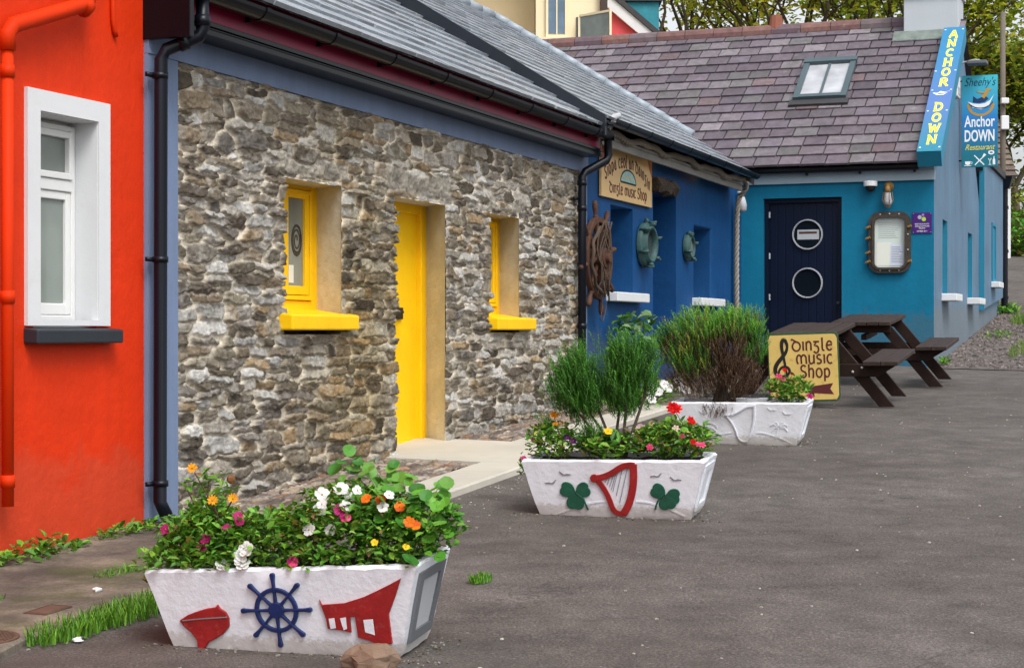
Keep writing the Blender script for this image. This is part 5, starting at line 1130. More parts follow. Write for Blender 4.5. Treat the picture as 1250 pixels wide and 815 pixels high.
def stems(mb, F, base, tips, r=.005, sag=.02):
    for t in tips:
        b = (base[0]+random.uniform(-1, 1)*base[3], base[1]+random.uniform(-1, 1)*base[3]*.5, base[2]); m = ((b[0]*.6+t[0]*.4), (b[1]*.6+t[1]*.4), b[2]*.4+t[2]*.6+sag)
        mb.tube([F(*b), F(*m), F(*t)], [r, r*.8, r*.5], 5, raw=True)
def plant(name, F, u0, label, cat):
    return thing(name, F(u0, 0, PH-.03), label, cat)
# planter one: marigolds and petunias at the left, white petunias in the middle, nasturtium at the right
T = plant('marigold_plant', PF1, -.36, 'bushy plant with orange daisy like flowers at the left of the nearest planter', 'plant')
mb = MB(); P = gauss((-.36, .0, PH+.08), (.20, .19, .13), 1300, .5)+gauss((-.50, -.02, PH+.0), (.16, .18, .10), 380)+gauss((-.36, .02, PH+.22), (.10, .1, .14), 190); P = [p for p in P if p[2] > PH-.02 or p[0] < -.56 or p[1] < -.24]
P += [(u, -.19+random.uniform(-.03, .05), PH+random.uniform(0, .06)) for u in np.linspace(-.52, -.15, 120)]; leaves(mb, [PF1(*p) for p in P], .036, .5, 1, GR+[(.10, .2, .05)]); mb.build('foliage', M['leaf'], T, recalc=False)
mb = MB(); tips = [(-.40, -.03, PH+.36), (-.30, -.08, PH+.24), (-.215, -.08, PH+.245), (-.36, .02, PH+.3), (-.44, 0, PH+.27)]; stems(mb, PF1, (-.34, 0, PH-.03, .08), tips, .005); mb.build('stem', M['twig'], T)
for p in tips[:3]: flower(PF1(*p), .021, OR, M['petal'], T, 11, (.1, -1, .5))
mb = MB(); mb.col = (.25, .12, .05); mb.blob(PF1(-.255, 0, PH+.31), .018, 6, 5); mb.build('seed_head', M['petal'], T)
T = plant('magenta_petunia', PF1, -.2, 'low petunia with dark magenta blooms between the marigolds and white flowers', 'plant')
mb = MB(); P = [p for p in gauss((-.12, .0, PH+.07), (.26, .20, .12), 1300, .5) if p[2] > PH-.01]; P += [(u, -.18+random.uniform(-.03, .05), PH+random.uniform(-.005, .06)) for u in np.linspace(-.35, .25, 170)]; leaves(mb, [PF1(*p) for p in P], .034, .5, 1, GR+DG[1:]); mb.build('foliage', M['leaf'], T, recalc=False)
for p in ((-.485, -.12, PH+.14), (-.24, -.10, PH+.135), (-.19, -.09, PH+.155), (-.205, -.07, PH+.175), (-.32, -.13, PH+.10), (-.33, -.14, PH+.075)): flower(PF1(*p), random.uniform(.017, .024), MG, M['petal'], T, 5)
for p in ((-.15, -.19, PH+.04), (-.12, -.20, PH+.07), (-.14, -.2, PH+.015), (-.22, -.2, PH+.01)): flower(PF1(*p), .030, WH, M['petal'], T, 5, layers=2)
T = plant('white_petunia', PF1, .2, 'leafy plant topped with white petunias in the middle of the nearest planter', 'plant')
mb = MB(); P = [p for p in gauss((.22, .0, PH+.12), (.28, .20, .16), 1900, .5) if p[2] > PH-.01]; P += [(u, -.18+random.uniform(-.03, .05), PH+random.uniform(-.005, .07)) for u in np.linspace(.0, .52, 170)]; leaves(mb, [PF1(*p) for p in P], .033, .5, 1, GR+YG[:2]+DG[1:]); mb.build('foliage', M['leaf'], T, recalc=False)
for p in ((.15, -.12, PH+.20), (.17, -.14, PH+.22), (.12, -.16, PH+.13), (.20, -.15, PH+.125), (.155, -.10, PH+.25), (.225, -.08, PH+.265), (.29, -.08, PH+.26), (.25, -.06, PH+.23), (.42, -.1, PH+.24), (.40, -.12, PH+.20), (.26, -.14, PH+.21)): flower(PF1(*p), random.uniform(.020, .030), WH, M['petal'], T, 5)
for p in ((.265, -.16, PH+.17), (.24, -.15, PH+.20), (.06, -.2, PH+.02)): flower(PF1(*p), .022, MG+PK, M['petal'], T, 5)
T = plant('nasturtium', PF1, .45, 'trailing nasturtium with round leaves and orange blooms over the right end of the planter', 'plant')
mb = MB(); ms = MB(); ms.col = (.2, .3, .08)
for p in gauss((.42, .0, PH+.14), (.24, .18, .16), 95, .6)+gauss((.56, .0, PH+.16), (.12, .16, .12), 42)+gauss((.30, .05, PH+.30), (.12, .1, .08), 22)+[(.62, -.05, PH+.10), (.66, -.02, PH+.13), (.52, -.2, PH+.02), (.60, -.1, PH+.01), (.20, .0, PH+.36), (.23, .02, PH+.40), (.27, 0, PH+.375), (.16, .03, PH+.33)]:
    if p[2] < PH-.0: continue
    c = random.choice([(.07, .26, .02), (.11, .32, .03), (.045, .19, .02), (.15, .36, .05)]); k = random.uniform(.8, 1.2)
    round_leaf(mb, PF1(*p), random.uniform(.017, .036), (random.uniform(-.5, .6), random.uniform(-1, .1), random.uniform(.4, 1)), tuple(x*k for x in c))
    if random.random() < .35: stems(ms, PF1, (.38, 0, PH-.02, .1), [p], .0028)
P = [p for p in gauss((.45, .0, PH+.10), (.22, .20, .13), 900, .5) if p[2] > PH-.01]; leaves(mb, [PF1(*p) for p in P], .030, .6, 1, GR+DG[1:])
mb.build('foliage', M['leaf'], T, recalc=False); ms.build('stem', M['leaf'], T)
for p in ((.345, -.14, PH+.235), (.385, -.10, PH+.225), (.465, -.12, PH+.20), (.535, -.16, PH+.135), (.515, -.17, PH+.15)): flower(PF1(*p), .021, [(.85, .20, .01), (.80, .12, .01)], M['petal'], T, 5)
for p in ((.38, -.18, PH+.08), (.50, -.18, PH+.06)): flower(PF1(*p), .014, YL, M['petal'], T, 5)

# needle sprigs
def sprigs(mb, F, pts, L, pal, up=1.0, nl=.016, nn=26, out=None, w=.0022):
    for p in pts:
        o = out or (p[0], p[1]); d = Vector((random.uniform(-.5, .5)+(p[0]-o[0])*1.5, random.uniform(-.5, .5)+(p[1]-o[1])*1.5, up)).normalized(); l = L*random.uniform(.6, 1.3)
        c = random.choice(pal); k0 = random.uniform(.7, 1.3); b = Vector(F(*p)); a = d.orthogonal().normalized(); e = d.cross(a)
        for i in range(nn):
            q = i/nn; an = i*2.4; s = a*math.cos(an)+e*math.sin(an); base = b+d*l*q; n_ = nl*(1-.45*q)*random.uniform(.7, 1.2); tip = base+s*n_*.8+d*n_*.9; sd = s.cross(d)*w
            k = k0*(.75+.7*q); mb.col = tuple(x*k for x in c); mb.add([base-sd, base+sd, tip+sd*.3, tip-sd*.3], [(0, 1, 2, 3)], raw=True)
random.seed(31)
T = plant('heather_bush', PF2, -.02, 'upright feathery dark green bush with bare forked stems in the middle planter', 'shrub')
mb = MB()
lobes = [((-.27, .0, PH+.36), (.17, .14, .15)), ((-.24, .02, PH+.45), (.12, .13, .13)), ((-.23, .0, PH+.28), (.14, .11, .12)), ((.02, .03, PH+.44), (.10, .13, .19)), ((.07, .0, PH+.53), (.10, .11, .14)), ((.03, .02, PH+.30), (.10, .11, .11)), ((.18, .04, PH+.46), (.05, .05, .20)), ((-.42, -.02, PH+.13), (.03, .04, .05)), ((-.10, .04, PH+.36), (.05, .08, .06)), ((-.17, -.05, PH+.06), (.07, .06, .08)), ((-.09, .02, PH+.44), (.34, .18, .24))]
for (c, r), n_ in zip(lobes, (360, 280, 220, 380, 260, 190, 130, 30, 70, 90, 230)): sprigs(mb, PF2, gauss(c, r, n_), .105, DG[1:]+[(.05, .17, .02), (.07, .21, .03)], 1.3, .022, 20, (c[0]*.5, 0))
mb.build('foliage', M['leaf'], T, recalc=False)
mb = MB()
for p in ([(.0, 0, PH-.04), (-.05, 0, PH+.08), (-.14, .01, PH+.2), (-.24, 0, PH+.36)], [(-.01, .01, PH-.04), (-.06, .02, PH+.10), (-.12, .02, PH+.26), (-.16, .02, PH+.44)], [(.0, 0, PH-.04), (-.02, .02, PH+.12), (.0, .03, PH+.26), (.02, .03, PH+.45)], [(.01, 0, PH-.04), (.03, 0, PH+.12), (.05, .0, PH+.3), (.08, .0, PH+.5)], [(.02, .02, PH-.04), (.08, .03, PH+.15), (.15, .04, PH+.34), (.18, .04, PH+.6)], [(-.03, 0, PH+.02), (-.11, -.02, PH+.09), (-.2, -.03, PH+.22), (-.3, -.02, PH+.32)], [(-.1, 0, PH+.08), (-.25, 0, PH+.10), (-.42, -.02, PH+.13)]): mb.tube([PF2(*q) for q in p], [.013, .010, .008, .004][:len(p)], 7, raw=True)
mb.build('stem', M['bark'], T, smooth=True)
def bedding(F, name, label, cat, c, r, n, pal, fl, size=.04, drop=None, stemtips=()):
    T = plant(name, F, c[0], label, cat); mb = MB(); P = [p for p in gauss(c, r, n, .4) if p[2] > PH-.015]
    if drop: P += gauss(*drop)
    leaves(mb, [F(*p) for p in P], size, .55, 1, pal); mb.build('foliage', M['leaf'], T, recalc=False)
    if stemtips: mb = MB(); mb.col = (.15, .22, .06); stems(mb, F, (c[0], 0, PH-.02, r[0]*.5), stemtips, .004); mb.build('stem', M['leaf'], T)
    for (p, rr, pl, pet, ly) in fl: flower(F(*p), rr, pl, M['petal'], T, pet, layers=ly)
    return T
bedding(PF2, 'fuchsia', 'yellow green plant with small magenta and orange blooms left of the harp planter', 'plant', (-.40, 0, PH+.08), (.17, .18, .12), 620, YG+GR, [((-.385, -.02, PH+.24), .030, OR, 7, 2), ((-.37, -.05, PH+.19), .018, OR, 5, 1), ((-.50, -.08, PH+.10), .014, MG, 5, 1), ((-.455, -.10, PH+.105), .016, MG, 5, 1), ((-.54, -.16, PH+.0), .018, MG, 5, 1), ((-.29, -.1, PH+.12), .018, [(.10, .01, .12)], 5, 1), ((-.25, -.1, PH+.10), .020, [(.10, .01, .12)], 5, 1)], .034, ((-.56, -.08, PH-.05), (.04, .1, .08), 40), [(-.385, -.02, PH+.23), (-.37, -.05, PH+.18), (-.5, -.08, PH+.1)])
bedding(PF2, 'yellow_nasturtium', 'single yellow bloom with dark round leaves at the foot of the feathery bush', 'plant', (-.05, -.06, PH+.06), (.18, .17, .09), 260, DG+GR, [((-.035, -.12, PH+.155), .026, YL, 5, 1)], .05, None, [(-.035, -.12, PH+.15)])
bedding(PF2, 'red_geranium', 'geranium with a tall scarlet flower head at the right of the harp planter', 'plant', (.33, .0, PH+.09), (.25, .19, .12), 950, GR+YG+[(.22, .14, .06)], [((.345, -.04, PH+.275), .045, RD, 8, 3), ((.335, -.06, PH+.285), .035, RD, 7, 2), ((.44, -.06, PH+.215), .024, RD, 6, 2), ((.45, -.05, PH+.20), .02, RD, 6, 2), ((.40, -.14, PH+.125), .022, PK, 6, 2), ((.22, -.17, PH+.07), .022, PK, 6, 2), ((.50, -.16, PH+.085), .020, PK, 6, 2), ((.52, -.15, PH+.08), .022, PK, 6, 2), ((.47, -.16, PH+.10), .018, RD, 6, 2), ((.36, -.1, PH+.17), .022, [(.75, .6, .5)], 6, 2)], .042, None, [(.345, -.04, PH+.27), (.44, -.06, PH+.21), (.36, -.1, PH+.16), (.3, -.02, PH+.2)])
T = bedding(PF2, 'pale_petunia', 'pale pink and white petunias behind the forked bush stems', 'plant', (.12, .06, PH+.08), (.12, .12, .09), 150, GR+BR, [((.12, .05, PH+.15), .035, [(.75, .5, .5)], 5, 1), ((.06, .06, PH+.13), .038, WH, 5, 1), ((.09, .0, PH+.10), .034, WH, 5, 1), ((.20, .06, PH+.16), .03, [(.75, .5, .5)], 5, 1)], .04)
random.seed(41)
T = plant('rosemary_bush', PF3, -.2, 'large feathery bush, green on top and dead brown at its front, in the far planter', 'shrub')
mb = MB()
for (c, r, n_, pal) in (((-.30, .0, PH+.52), (.28, .22, .18), 760, DG+GR+BR), ((-.02, .0, PH+.55), (.20, .2, .14), 480, DG+GR+BR), ((-.48, .0, PH+.35), (.17, .2, .16), 340, DG+GR[:2]+BR), ((-.36, -.1, PH+.30), (.18, .15, .16), 340, DG+YG[:1]), ((.10, -.05, PH+.40), (.11, .15, .16), 200, DG+GR[:1]), ((-.62, .02, PH+.46), (.06, .08, .10), 90, DG+YG[1:2])): sprigs(mb, PF3, gauss(c, r, n_), .11, pal, 1.2, .022, 20, (c[0]*.7, 0), .0026)
mb.build('foliage', M['leaf'], T, recalc=False)
mb = MB()
for (c, r, n_) in (((-.05, -.10, PH+.36), (.20, .16, .20), 560), ((-.28, -.08, PH+.40), (.20, .16, .16), 240), ((.02, -.12, PH+.16), (.18, .13, .15), 300), ((-.34, -.06, PH+.14), (.26, .18, .14), 560)): sprigs(mb, PF3, [p for p in gauss(c, r, n_) if p[2] > PH-.02], .10, BR, .9, .018, 18, (-.1, 0), .002)
for i in range(14): pass
sprigs(mb, PF3, gauss((-.16, -.22, PH-.03), (.14, .02, .05), 30), .08, BR, -.8, .018, 14)
mb.build('dead_twigs', M['leaf'], T, recalc=False)
mb = MB()
for i in range(16):
    u = random.uniform(-.55, .15); mb.tube([PF3(-.15+random.uniform(-.1, .1), 0, PH-.04), PF3(-.15+(u+.15)*.4, random.uniform(-.08, .08), PH+.2), PF3(u, random.uniform(-.12, .12), PH+random.uniform(.4, .6))], [.014, .010, .004], 6, raw=True)
mb.build('stem', M['bark'], T)
bedding(PF3, 'pink_geranium', 'small yellow green geranium with pink blooms at the right of the white planter', 'plant', (.36, 0, PH+.08), (.20, .17, .11), 460, YG+GR, [((.30, -.05, PH+.19), .03, PK, 7, 2), ((.33, -.04, PH+.17), .025, PK, 7, 2), ((.34, 0, PH+.24), .02, RD, 7, 2), ((.41, -.02, PH+.16), .015, [(.25, .01, .02)], 6, 2), ((.55, -.12, PH+.04), .03, MG, 6, 2), ((.24, -.1, PH+.08), .018, MG, 6, 1), ((.40, 0, PH+.21), .015, RD, 6, 2)], .045, None, [(.30, -.05, PH+.18), (.34, 0, PH+.23), (.41, -.02, PH+.16), (.4, 0, PH+.2)])
# climber and low flowers by the blue wall
random.seed(51)
T = wthing('climbing_plant', 8.0, .35, ZS(8, .35), 'leafy climbing plant on thin stems against the foot of the blue wall', 'plant')
mb = MB(); P = []
for i in range(170):
    q = random.random()**.8; s = 7.9+.35*q+random.uniform(-.35, .45)*(1-.35*q); P.append(WP(s, .25+random.uniform(-.15, .25), ZS(8, .3)+.05+q*.85))
leaves(mb, P, .11, .75, 1, [(.05, .17, .02), (.08, .22, .03), (.12, .26, .06), (.2, .32, .16)])
mb.build('foliage', M['leaf'], T, recalc=False); mb = MB(WP)
for k in range(4): mb.tube([(8+.06*k, .3, ZS(8, .3)-.02), (8.0+.1*k, .28, 1.0), (8.15+.12*k, .22, 1.2+.06*k)], .008, 6)
mb.build('stem', M['bark'], T)
T = wthing('white_bedding', 7.2, .6, ZS(7.2, .6), 'low ground plants with white blooms beside the pale kerb by the blue wall', 'plant')
mb = MB(); P = [WP(random.uniform(6.4, 8.8), random.uniform(.15, .75), 0) for _ in range(420)]; leaves(mb, [(x, y, ZG(x, y)+.05+random.uniform(0, .18)) for x, y, z in P], .06, .5, 1, GR+YG[1:2]); mb.build('foliage', M['leaf'], T, recalc=False)
for i in range(12): x, y, z = WP(random.uniform(6.7, 8.6), random.uniform(.5, .8), 0); flower((x, y, ZG(x, y)+random.uniform(.14, .24)), .05, WH, M['petal'], T, 5)
# weeds at the foot of the walls
def weed(name, s, o, rs, ro, h, n, size, pal, label, cat='weed', asp=.5):
    T = wthing(name, s, o, ZS(s, o), label, cat); mb = MB(); P = []
    for i in range(n):
        a = random.uniform(0, 2*PI); q = math.sqrt(random.random()); ss, oo = s+rs*q*math.cos(a), max(.02, o+ro*q*math.sin(a)); P.append(WP(ss, oo, ZS(ss, oo)+.03+random.random()*h*(1-.7*q)))
    leaves(mb, P, size, asp, 1, pal); mb.build('leaves', M['leaf'], T, recalc=False); return T
random.seed(61)
weed('weed_clump', -1.42, .12, .38, .10, .11, 180, .048, GR+BR[:1], 'leafy weeds along the foot of the red wall under the drainpipe')
weed('weed_clump', -.62, .10, .34, .08, .07, 130, .045, GR, 'low weeds at the red wall between the window and the downpipe')
weed('weed_clump', -.50, .52, .20, .22, .20, 230, .055, [(.085, .24, .03), (.12, .28, .04), (.06, .18, .02)], 'bright green leafy weed just left of the nearest planter rim')
weed('weed_clump', 24.1, 2.6, .35, .3, .25, 150, .11, GR, 'bright weeds at the foot of the far black downpipe')
weed('weed_clump', 14.5, 2.64, .20, .08, .10, 50, .06, GR, 'small weed at the corner of the teal wall')
weed('weed_clump', 2.2, .08, .3, .06, .06, 50, .04, GR, 'tiny weeds at the foot of the stone wall')
weed('weed_clump', 19.0, 2.95, .5, .25, .08, 60, .06, GR, 'sparse weeds in the gravel beside the blue gable')
def tuft(s, o, rs, ro, n, h, label, pal=((.10, .28, .02), (.15, .34, .025), (.07, .21, .015))):
    mb = MB(); P = []
    for i in range(n):
        a = random.uniform(0, 2*PI); q = math.sqrt(random.random()); ss, oo = s+rs*q*math.cos(a), o+ro*q*math.sin(a); P.append(WP(ss, oo, ZS(ss, oo)+.005))
    grass(mb, P, h, pal, .0035, .7); o_ = mb.build('grass_tuft', M['leaf'], recalc=False); return tag(o_, label, 'grass')
tuft(-2.35, 1.28, .45, .11, 850, .075, 'thick grass tuft on the pavement edge left of the nearest planter')
tuft(-2.85, 1.26, .22, .10, 420, .07, 'grass tuft at the bottom left corner beside the rusty cover')
tuft(-1.72, .74, .16, .07, 260, .055, 'small grass tuft in the middle of the worn pavement')
tuft(-2.50, .62, .10, .05, 110, .05, 'little grass tuft below the weeds near the left edge')
tuft(-1.19, 2.33, .075, .05, 160, .04, 'lone grass tuft growing in the asphalt lane')
tuft(22.2, 3.05, .8, .16, 420, .16, 'yellow green verge grass beside the gravel at the right edge', ((.16, .25, .03), (.2, .27, .05), (.09, .2, .03)))
tuft(17.0, 3.42, 1.4, .12, 320, .10, 'thin verge grass between gravel and lane at the right edge', ((.16, .25, .03), (.2, .27, .05), (.09, .2, .03)))
tuft(13.75, .45, .1, .1, 60, .09, 'green tuft growing in the valley between the two slate roofs') if 0 else None
# rock, covers and litter
def rock(s, o, r, label):
    x, y, _ = WP(s, o, 0); mb = MB(); n, m = 13, 8; vs = []; random.seed(8)
    for i in range(m+1):
        ph = PI*i/m
        for k in range(n):
            a = 2*PI*k/n; dx, dy, dz = math.sin(ph)*math.cos(a), math.sin(ph)*math.sin(a), math.cos(ph)
            q = 1+.18*math.sin(2.1*dx*2+1)+.14*math.sin(3.3*dy*2+2)+.08*math.sin(9*dx+5*dz); sq = 1/max(abs(dx)**3+abs(dy)**3+abs(dz)**3, .2)**(1/3.2)
            q *= random.uniform(.92, 1.08); vs.append((x+r[0]*dx*q*sq, y+r[1]*dy*q*sq, ZG(x, y)+r[2]*.75+r[2]*dz*(.8+.2*q)*sq))
    mb.add(vs, [(i*n+k, i*n+(k+1) % n, (i+1)*n+(k+1) % n, (i+1)*n+k) for i in range(m) for k in range(n)], raw=True)
    return tag(mb.build('rock', M['rock'], bevel=.004), label, 'rock')
rock(-2.955, 2.61, (.105, .07, .055), 'rough brown stone lying against the foot of the nearest planter')
sx, so = -3.12, 1.08; mb = MB(); fz = lambda u, v, t: WP(sx+u, so+v, ZS(sx+u, so+v)+.037+t)
mb.prism([(.13*math.cos(2*PI*k/28), .13*math.sin(2*PI*k/28)) for k in range(28)], fz, -.01, .004)
for i in range(-6, 7):
    for j in range(-6, 7):
        u, v = i*.018, j*.018
        if u*u+v*v < .0125: mb.prism([(u-.006, v-.006), (u+.006, v-.006), (u+.006, v+.006), (u-.006, v+.006)], fz, .0035, .008)
tag(mb.build('manhole_cover', M['ironred']), 'round rusty iron cover set in the pavement at the left edge', 'manhole cover')
mb = MB(); f2 = lambda u, v, t: WP(-2.58+u, .98+v, ZS(-2.58, .98)+.037+t+u*.04); mb.prism([(-.09, -.055), (.09, -.055), (.09, .055), (-.09, .055)], f2, -.01, .004); mb.ribbon([(-.08, -.045), (.08, -.045), (.08, .045), (-.08, .045), (-.08, -.045)], .006, f2, .004, .006); tag(mb.build('access_plate', M['ironred']), 'small rectangular rusty plate set in the pale pavement', 'access plate')
random.seed(71)
mb = MB()
for i in range(900):
    s, o = random.uniform(-3.2, 12), (random.uniform(1.2, 7) if i < 420 else 1.16+abs(random.gauss(0, .16))); x, y, _ = WP(s, o, 0); k = random.uniform(.5, 1.2); mb.col = (.45*k, .42*k, .38*k)
    mb.blob((x, y, ZG(x, y)+.002), random.uniform(.004, .010), 5, 3, .3, .5)
for (px, py, yw) in ((-.793, 6.571, -.27), (.641, 10.12, -.287), (1.851, 13.795, -.291)):
    for i in range(150):
        u, v = random.uniform(-.62, .66), -.17-abs(random.gauss(0, .05))
        if random.random() < .35: u, v = .46+abs(random.gauss(0, .05)), random.uniform(-.2, .25)
        x, y = px+u*math.cos(yw)-v*math.sin(yw), py+u*math.sin(yw)+v*math.cos(yw); k = random.uniform(.4, 1.3); mb.col = random.choice([(.3*k, .27*k, .22*k), (.12*k, .09*k, .06*k), (.24*k, .23*k, .21*k)])
        mb.blob((x, y, ZG(x, y)+.002), random.uniform(.003, .008), 5, 3, .3, .5)
tag(mb.build('grit', M['sett'], recalc=False), 'pale grit and small chippings scattered over the asphalt lane', kind='stuff')
for (s, o, lab) in ((-2.16, .93, 'crumpled white scrap of litter on the worn pavement'), (-2.92, 1.36, 'white scrap of litter at the pavement edge by the grass')):
    x, y, _ = WP(s, o, 0); mb = MB(); mb.blob((x, y, ZG(x, y)+.045 if o < 1.2 else ZG(x, y)+.012), .018, 7, 5, .4, .5); tag(mb.build('litter', M['white']), lab, 'litter')

# ================================================================= BACKGROUND HOUSES
def hexbox(mb, x0, x1, y0, y1, z0, z1): return mb.box(x0, x1, y0, y1, z0, z1)
B = thing('cream_house', (0, 42, ZG(0, 42)), 'tall cream rendered house with white windows behind the slate roofs', 'house')
mb = MB(); mb.box(-9, .55, 41.6, 50, 2.5, 11.5); mb.build('wall', M['cream'], B)
mb = MB(); mb.box(.56, 2.05, 40.2, 50, 2.5, 11.5); mb.build('front_wall', M['creamlt'], B)
mb = MB(); mb.hexa([(-9.3, 40.8, 11.3), (2.35, 40.0, 11.3), (2.35, 46, 14), (-9.3, 46, 14), (-9.3, 40.8, 11.5), (2.35, 40.0, 11.5), (2.35, 46, 14.2), (-9.3, 46, 14.2)]); mb.build('roof', M['darkslate'], B)
W = MB().box(.80, 1.28, 40.17, 40.198, 8.28, 9.9).build('window', M['creamlt'], B)
mb = MB(); mb.box(.84, 1.24, 40.15, 40.168, 8.36, 9.86); mb.build('pane', M['panes'], W); mb = MB(); ring(mb, .79, 1.29, 8.27, 9.9, .055, 40.12, 40.165); mb.box(1.03, 1.06, 40.13, 40.148, 8.33, 9.85); mb.box(.74, 1.33, 40.05, 40.165, 8.19, 8.265); mb.build('frame', M['creamlt'], W)
W = MB().box(1.50, 2.0, 40.17, 40.198, 7.6, 8.75).build('window', M['pane'], B)
mb = MB(); mb.beam((1.56, 40.0, 8.08), (2.25, 39.3, 8.08), .04, .05); mb.beam((1.56, 40.0, 8.74), (2.25, 39.3, 8.74), .04, .05); mb.beam((1.56, 40.0, 8.06), (1.56, 40.0, 8.76), .05, .05, (1, 0, 0)); mb.beam((2.25, 39.3, 8.06), (2.25, 39.3, 8.76), .05, .05, (1, 0, 0)); mb.build('open_casement', M['creamlt'], W)
mb = MB(); mb.beam((1.59, 39.98, 8.41), (2.22, 39.34, 8.41), .012, .6); mb.build('pane', M['paneg'], W)
mb = MB(); mb.box(2.06, 2.22, 40.0, 40.25, 8.72, 11.4); mb.build('downpipe', M['brown'], B)
B = thing('coral_house', (4, 44, ZG(4, 44)), 'coral red gabled house with white barge boards beside the cream house', 'house')
mb = MB(); mb.prism([(1.5, 3), (4.2, 3), (4.2, 8.0), (2.06, 9.80), (1.5, 9.35)], lambda u, v, t: (u, 42.6+t, v), 0, 7); mb.build('wall', M['pinkred'], B)
mb = MB(); mb.prism([(2.1, 9.95), (4.30, 8.08), (4.12, 7.92), (2.06, 9.66)], lambda u, v, t: (u, 42.45+t, v), 0, .12); mb.build('barge_board', M['white'], B)
mb = MB(); mb.prism([(2.1, 10.12), (4.42, 8.15), (4.34, 8.06), (2.1, 9.96)], lambda u, v, t: (u, 42.40+t, v), 0, 7.3); mb.build('roof', M['darkslate'], B)
B_ = MB().box(2.98, 3.80, 44.5, 45.4, 7.5, 9.93).build('chimney', M['tealch'], B); mb = MB(); mb.box(2.90, 3.88, 44.4, 45.5, 9.935, 10.1); mb.build('chimney_cap', M['darkslate'], B_)
B = thing('outbuilding', (12.5, 49, ZG(12, 49)), 'white walled outbuilding with brown tiled roof behind the telegraph pole', 'building')
mb = MB(); mb.box(9.5, 14.0, 48.3, 53, 3, 5.75); mb.build('wall', M['white'], B)
mb = MB(); mb.f = ID; mb.col = (1, 1, 1)
slates(mb, (9.3, 48.1, 5.72), (1, 0, 0), (0, .72, .69), 4.82, 2.9, .3, .25, [(.16, .12, .10), (.13, .10, .085), (.19, .15, .12)], t=.03); mb.add([(9.3, 48.2, 5.7), (14.1, 48.2, 5.7), (14.1, 50.2, 7.65), (9.3, 50.2, 7.65)], [(0, 1, 2, 3)]); mb.build('roof', M['slate2'], B, recalc=False)
B = thing('telegraph_pole', (11.98, 42, ZG(12, 42)), 'grey wooden telegraph pole with small white boxes beside the restaurant', 'pole')
mb = MB(); mb.tube([(11.98, 42, 2.7), (11.98, 42, 9.2)], [.075, .062], 12); mb.build('shaft', M['pole'], B, smooth=True)
for z, h_ in ((6.95, .14), (6.32, .34)): mb = MB(); mb.box(11.89, 12.08, 41.8, 41.91, z, z+h_); mb.build('junction_box', M['white'], B, bevel=.02)
for (p, q, sag) in (((11.98, 42, 9.0), (30, 60, 10.5), .8), ((11.98, 42, 8.9), (5.9, 26, 5.2), .6)): pass

M['treeleaf'] = attr_mat('tree_leaf', .55, 20, .15, 0, 0, 0, spec=.25, trans=.55)
# ================================================================= TREES
def tree(x, y, h, rad, nleaf, pal, label, seed, size=.16, low=.25, kind='deciduous_tree', squash=1.0, spars=1.0, group='trees behind the buildings', nl=9):
    random.seed(seed); z = ZG(x, y); T = thing(kind, (x, y, z), label, 'tree', 0, group); mb = MB(); tips = []
    def grow(p, d, l, r, lev):
        q = p+d*l; mid = p+d*l*.5+Vector((random.uniform(-1, 1), random.uniform(-1, 1), random.uniform(-.3, .6)))*l*.07
        mb.tube([p, mid, q], [r, r*.85, r*.65], 7 if lev < 2 else 5, raw=True, caps=False); tips.append((q, lev)); tips.append((mid, lev))
        if lev >= 5 or r < .009: return
        for i in range(random.choice((2, 3, 3)) if lev < 4 else 2):
            nd = (d+Vector((random.uniform(-1, 1), random.uniform(-1, 1), random.uniform(-.25, .75)))*.78).normalized()
            grow(q, nd, l*random.uniform(.6, .84), r*random.uniform(.5, .68), lev+1)
    b = Vector((x, y, z-.1)); nt = 1 if rad < 1.2 else random.choice((1, 2))
    for i in range(nt): grow(b+Vector((i*.3, 0, 0)), Vector((random.uniform(-.16, .16), random.uniform(-.15, .15), 1)).normalized(), h*(.30 if low > .2 else .15), h*.014, 0)
    mb.build('trunk', M['bark'], T, smooth=True)
    cand = [q for q, l in tips if l >= 2 and q.z > z+h*low*.8] or [q for q, l in tips]; P = []
    cl = [(random.choice(cand), random.uniform(.35, 1)) for _ in range(int(nleaf/nl))]
    mb = MB()
    for c, k in cl:
        n_ = max(2, int(nl*k*1.2)); g_ = [(c.x+random.gauss(0, .23*rad*.55), c.y+random.gauss(0, .23*rad*.55), c.z+random.gauss(0, .20*rad*.5)) for _ in range(n_)]
        pl = random.choice(pal); leaves(mb, g_, size, .6, 1, (pl,), .35)
    mb.build('crown', M['treeleaf'], T, recalc=False); return T
OL = [(.30, .42, .04), (.42, .47, .045), (.22, .34, .035), (.50, .47, .05)]
YEL = [(.72, .68, .06), (.58, .64, .06), (.78, .64, .08), (.44, .56, .05)]
DKG = [(.06, .10, .018), (.09, .14, .02), (.14, .18, .025), (.20, .16, .03)]
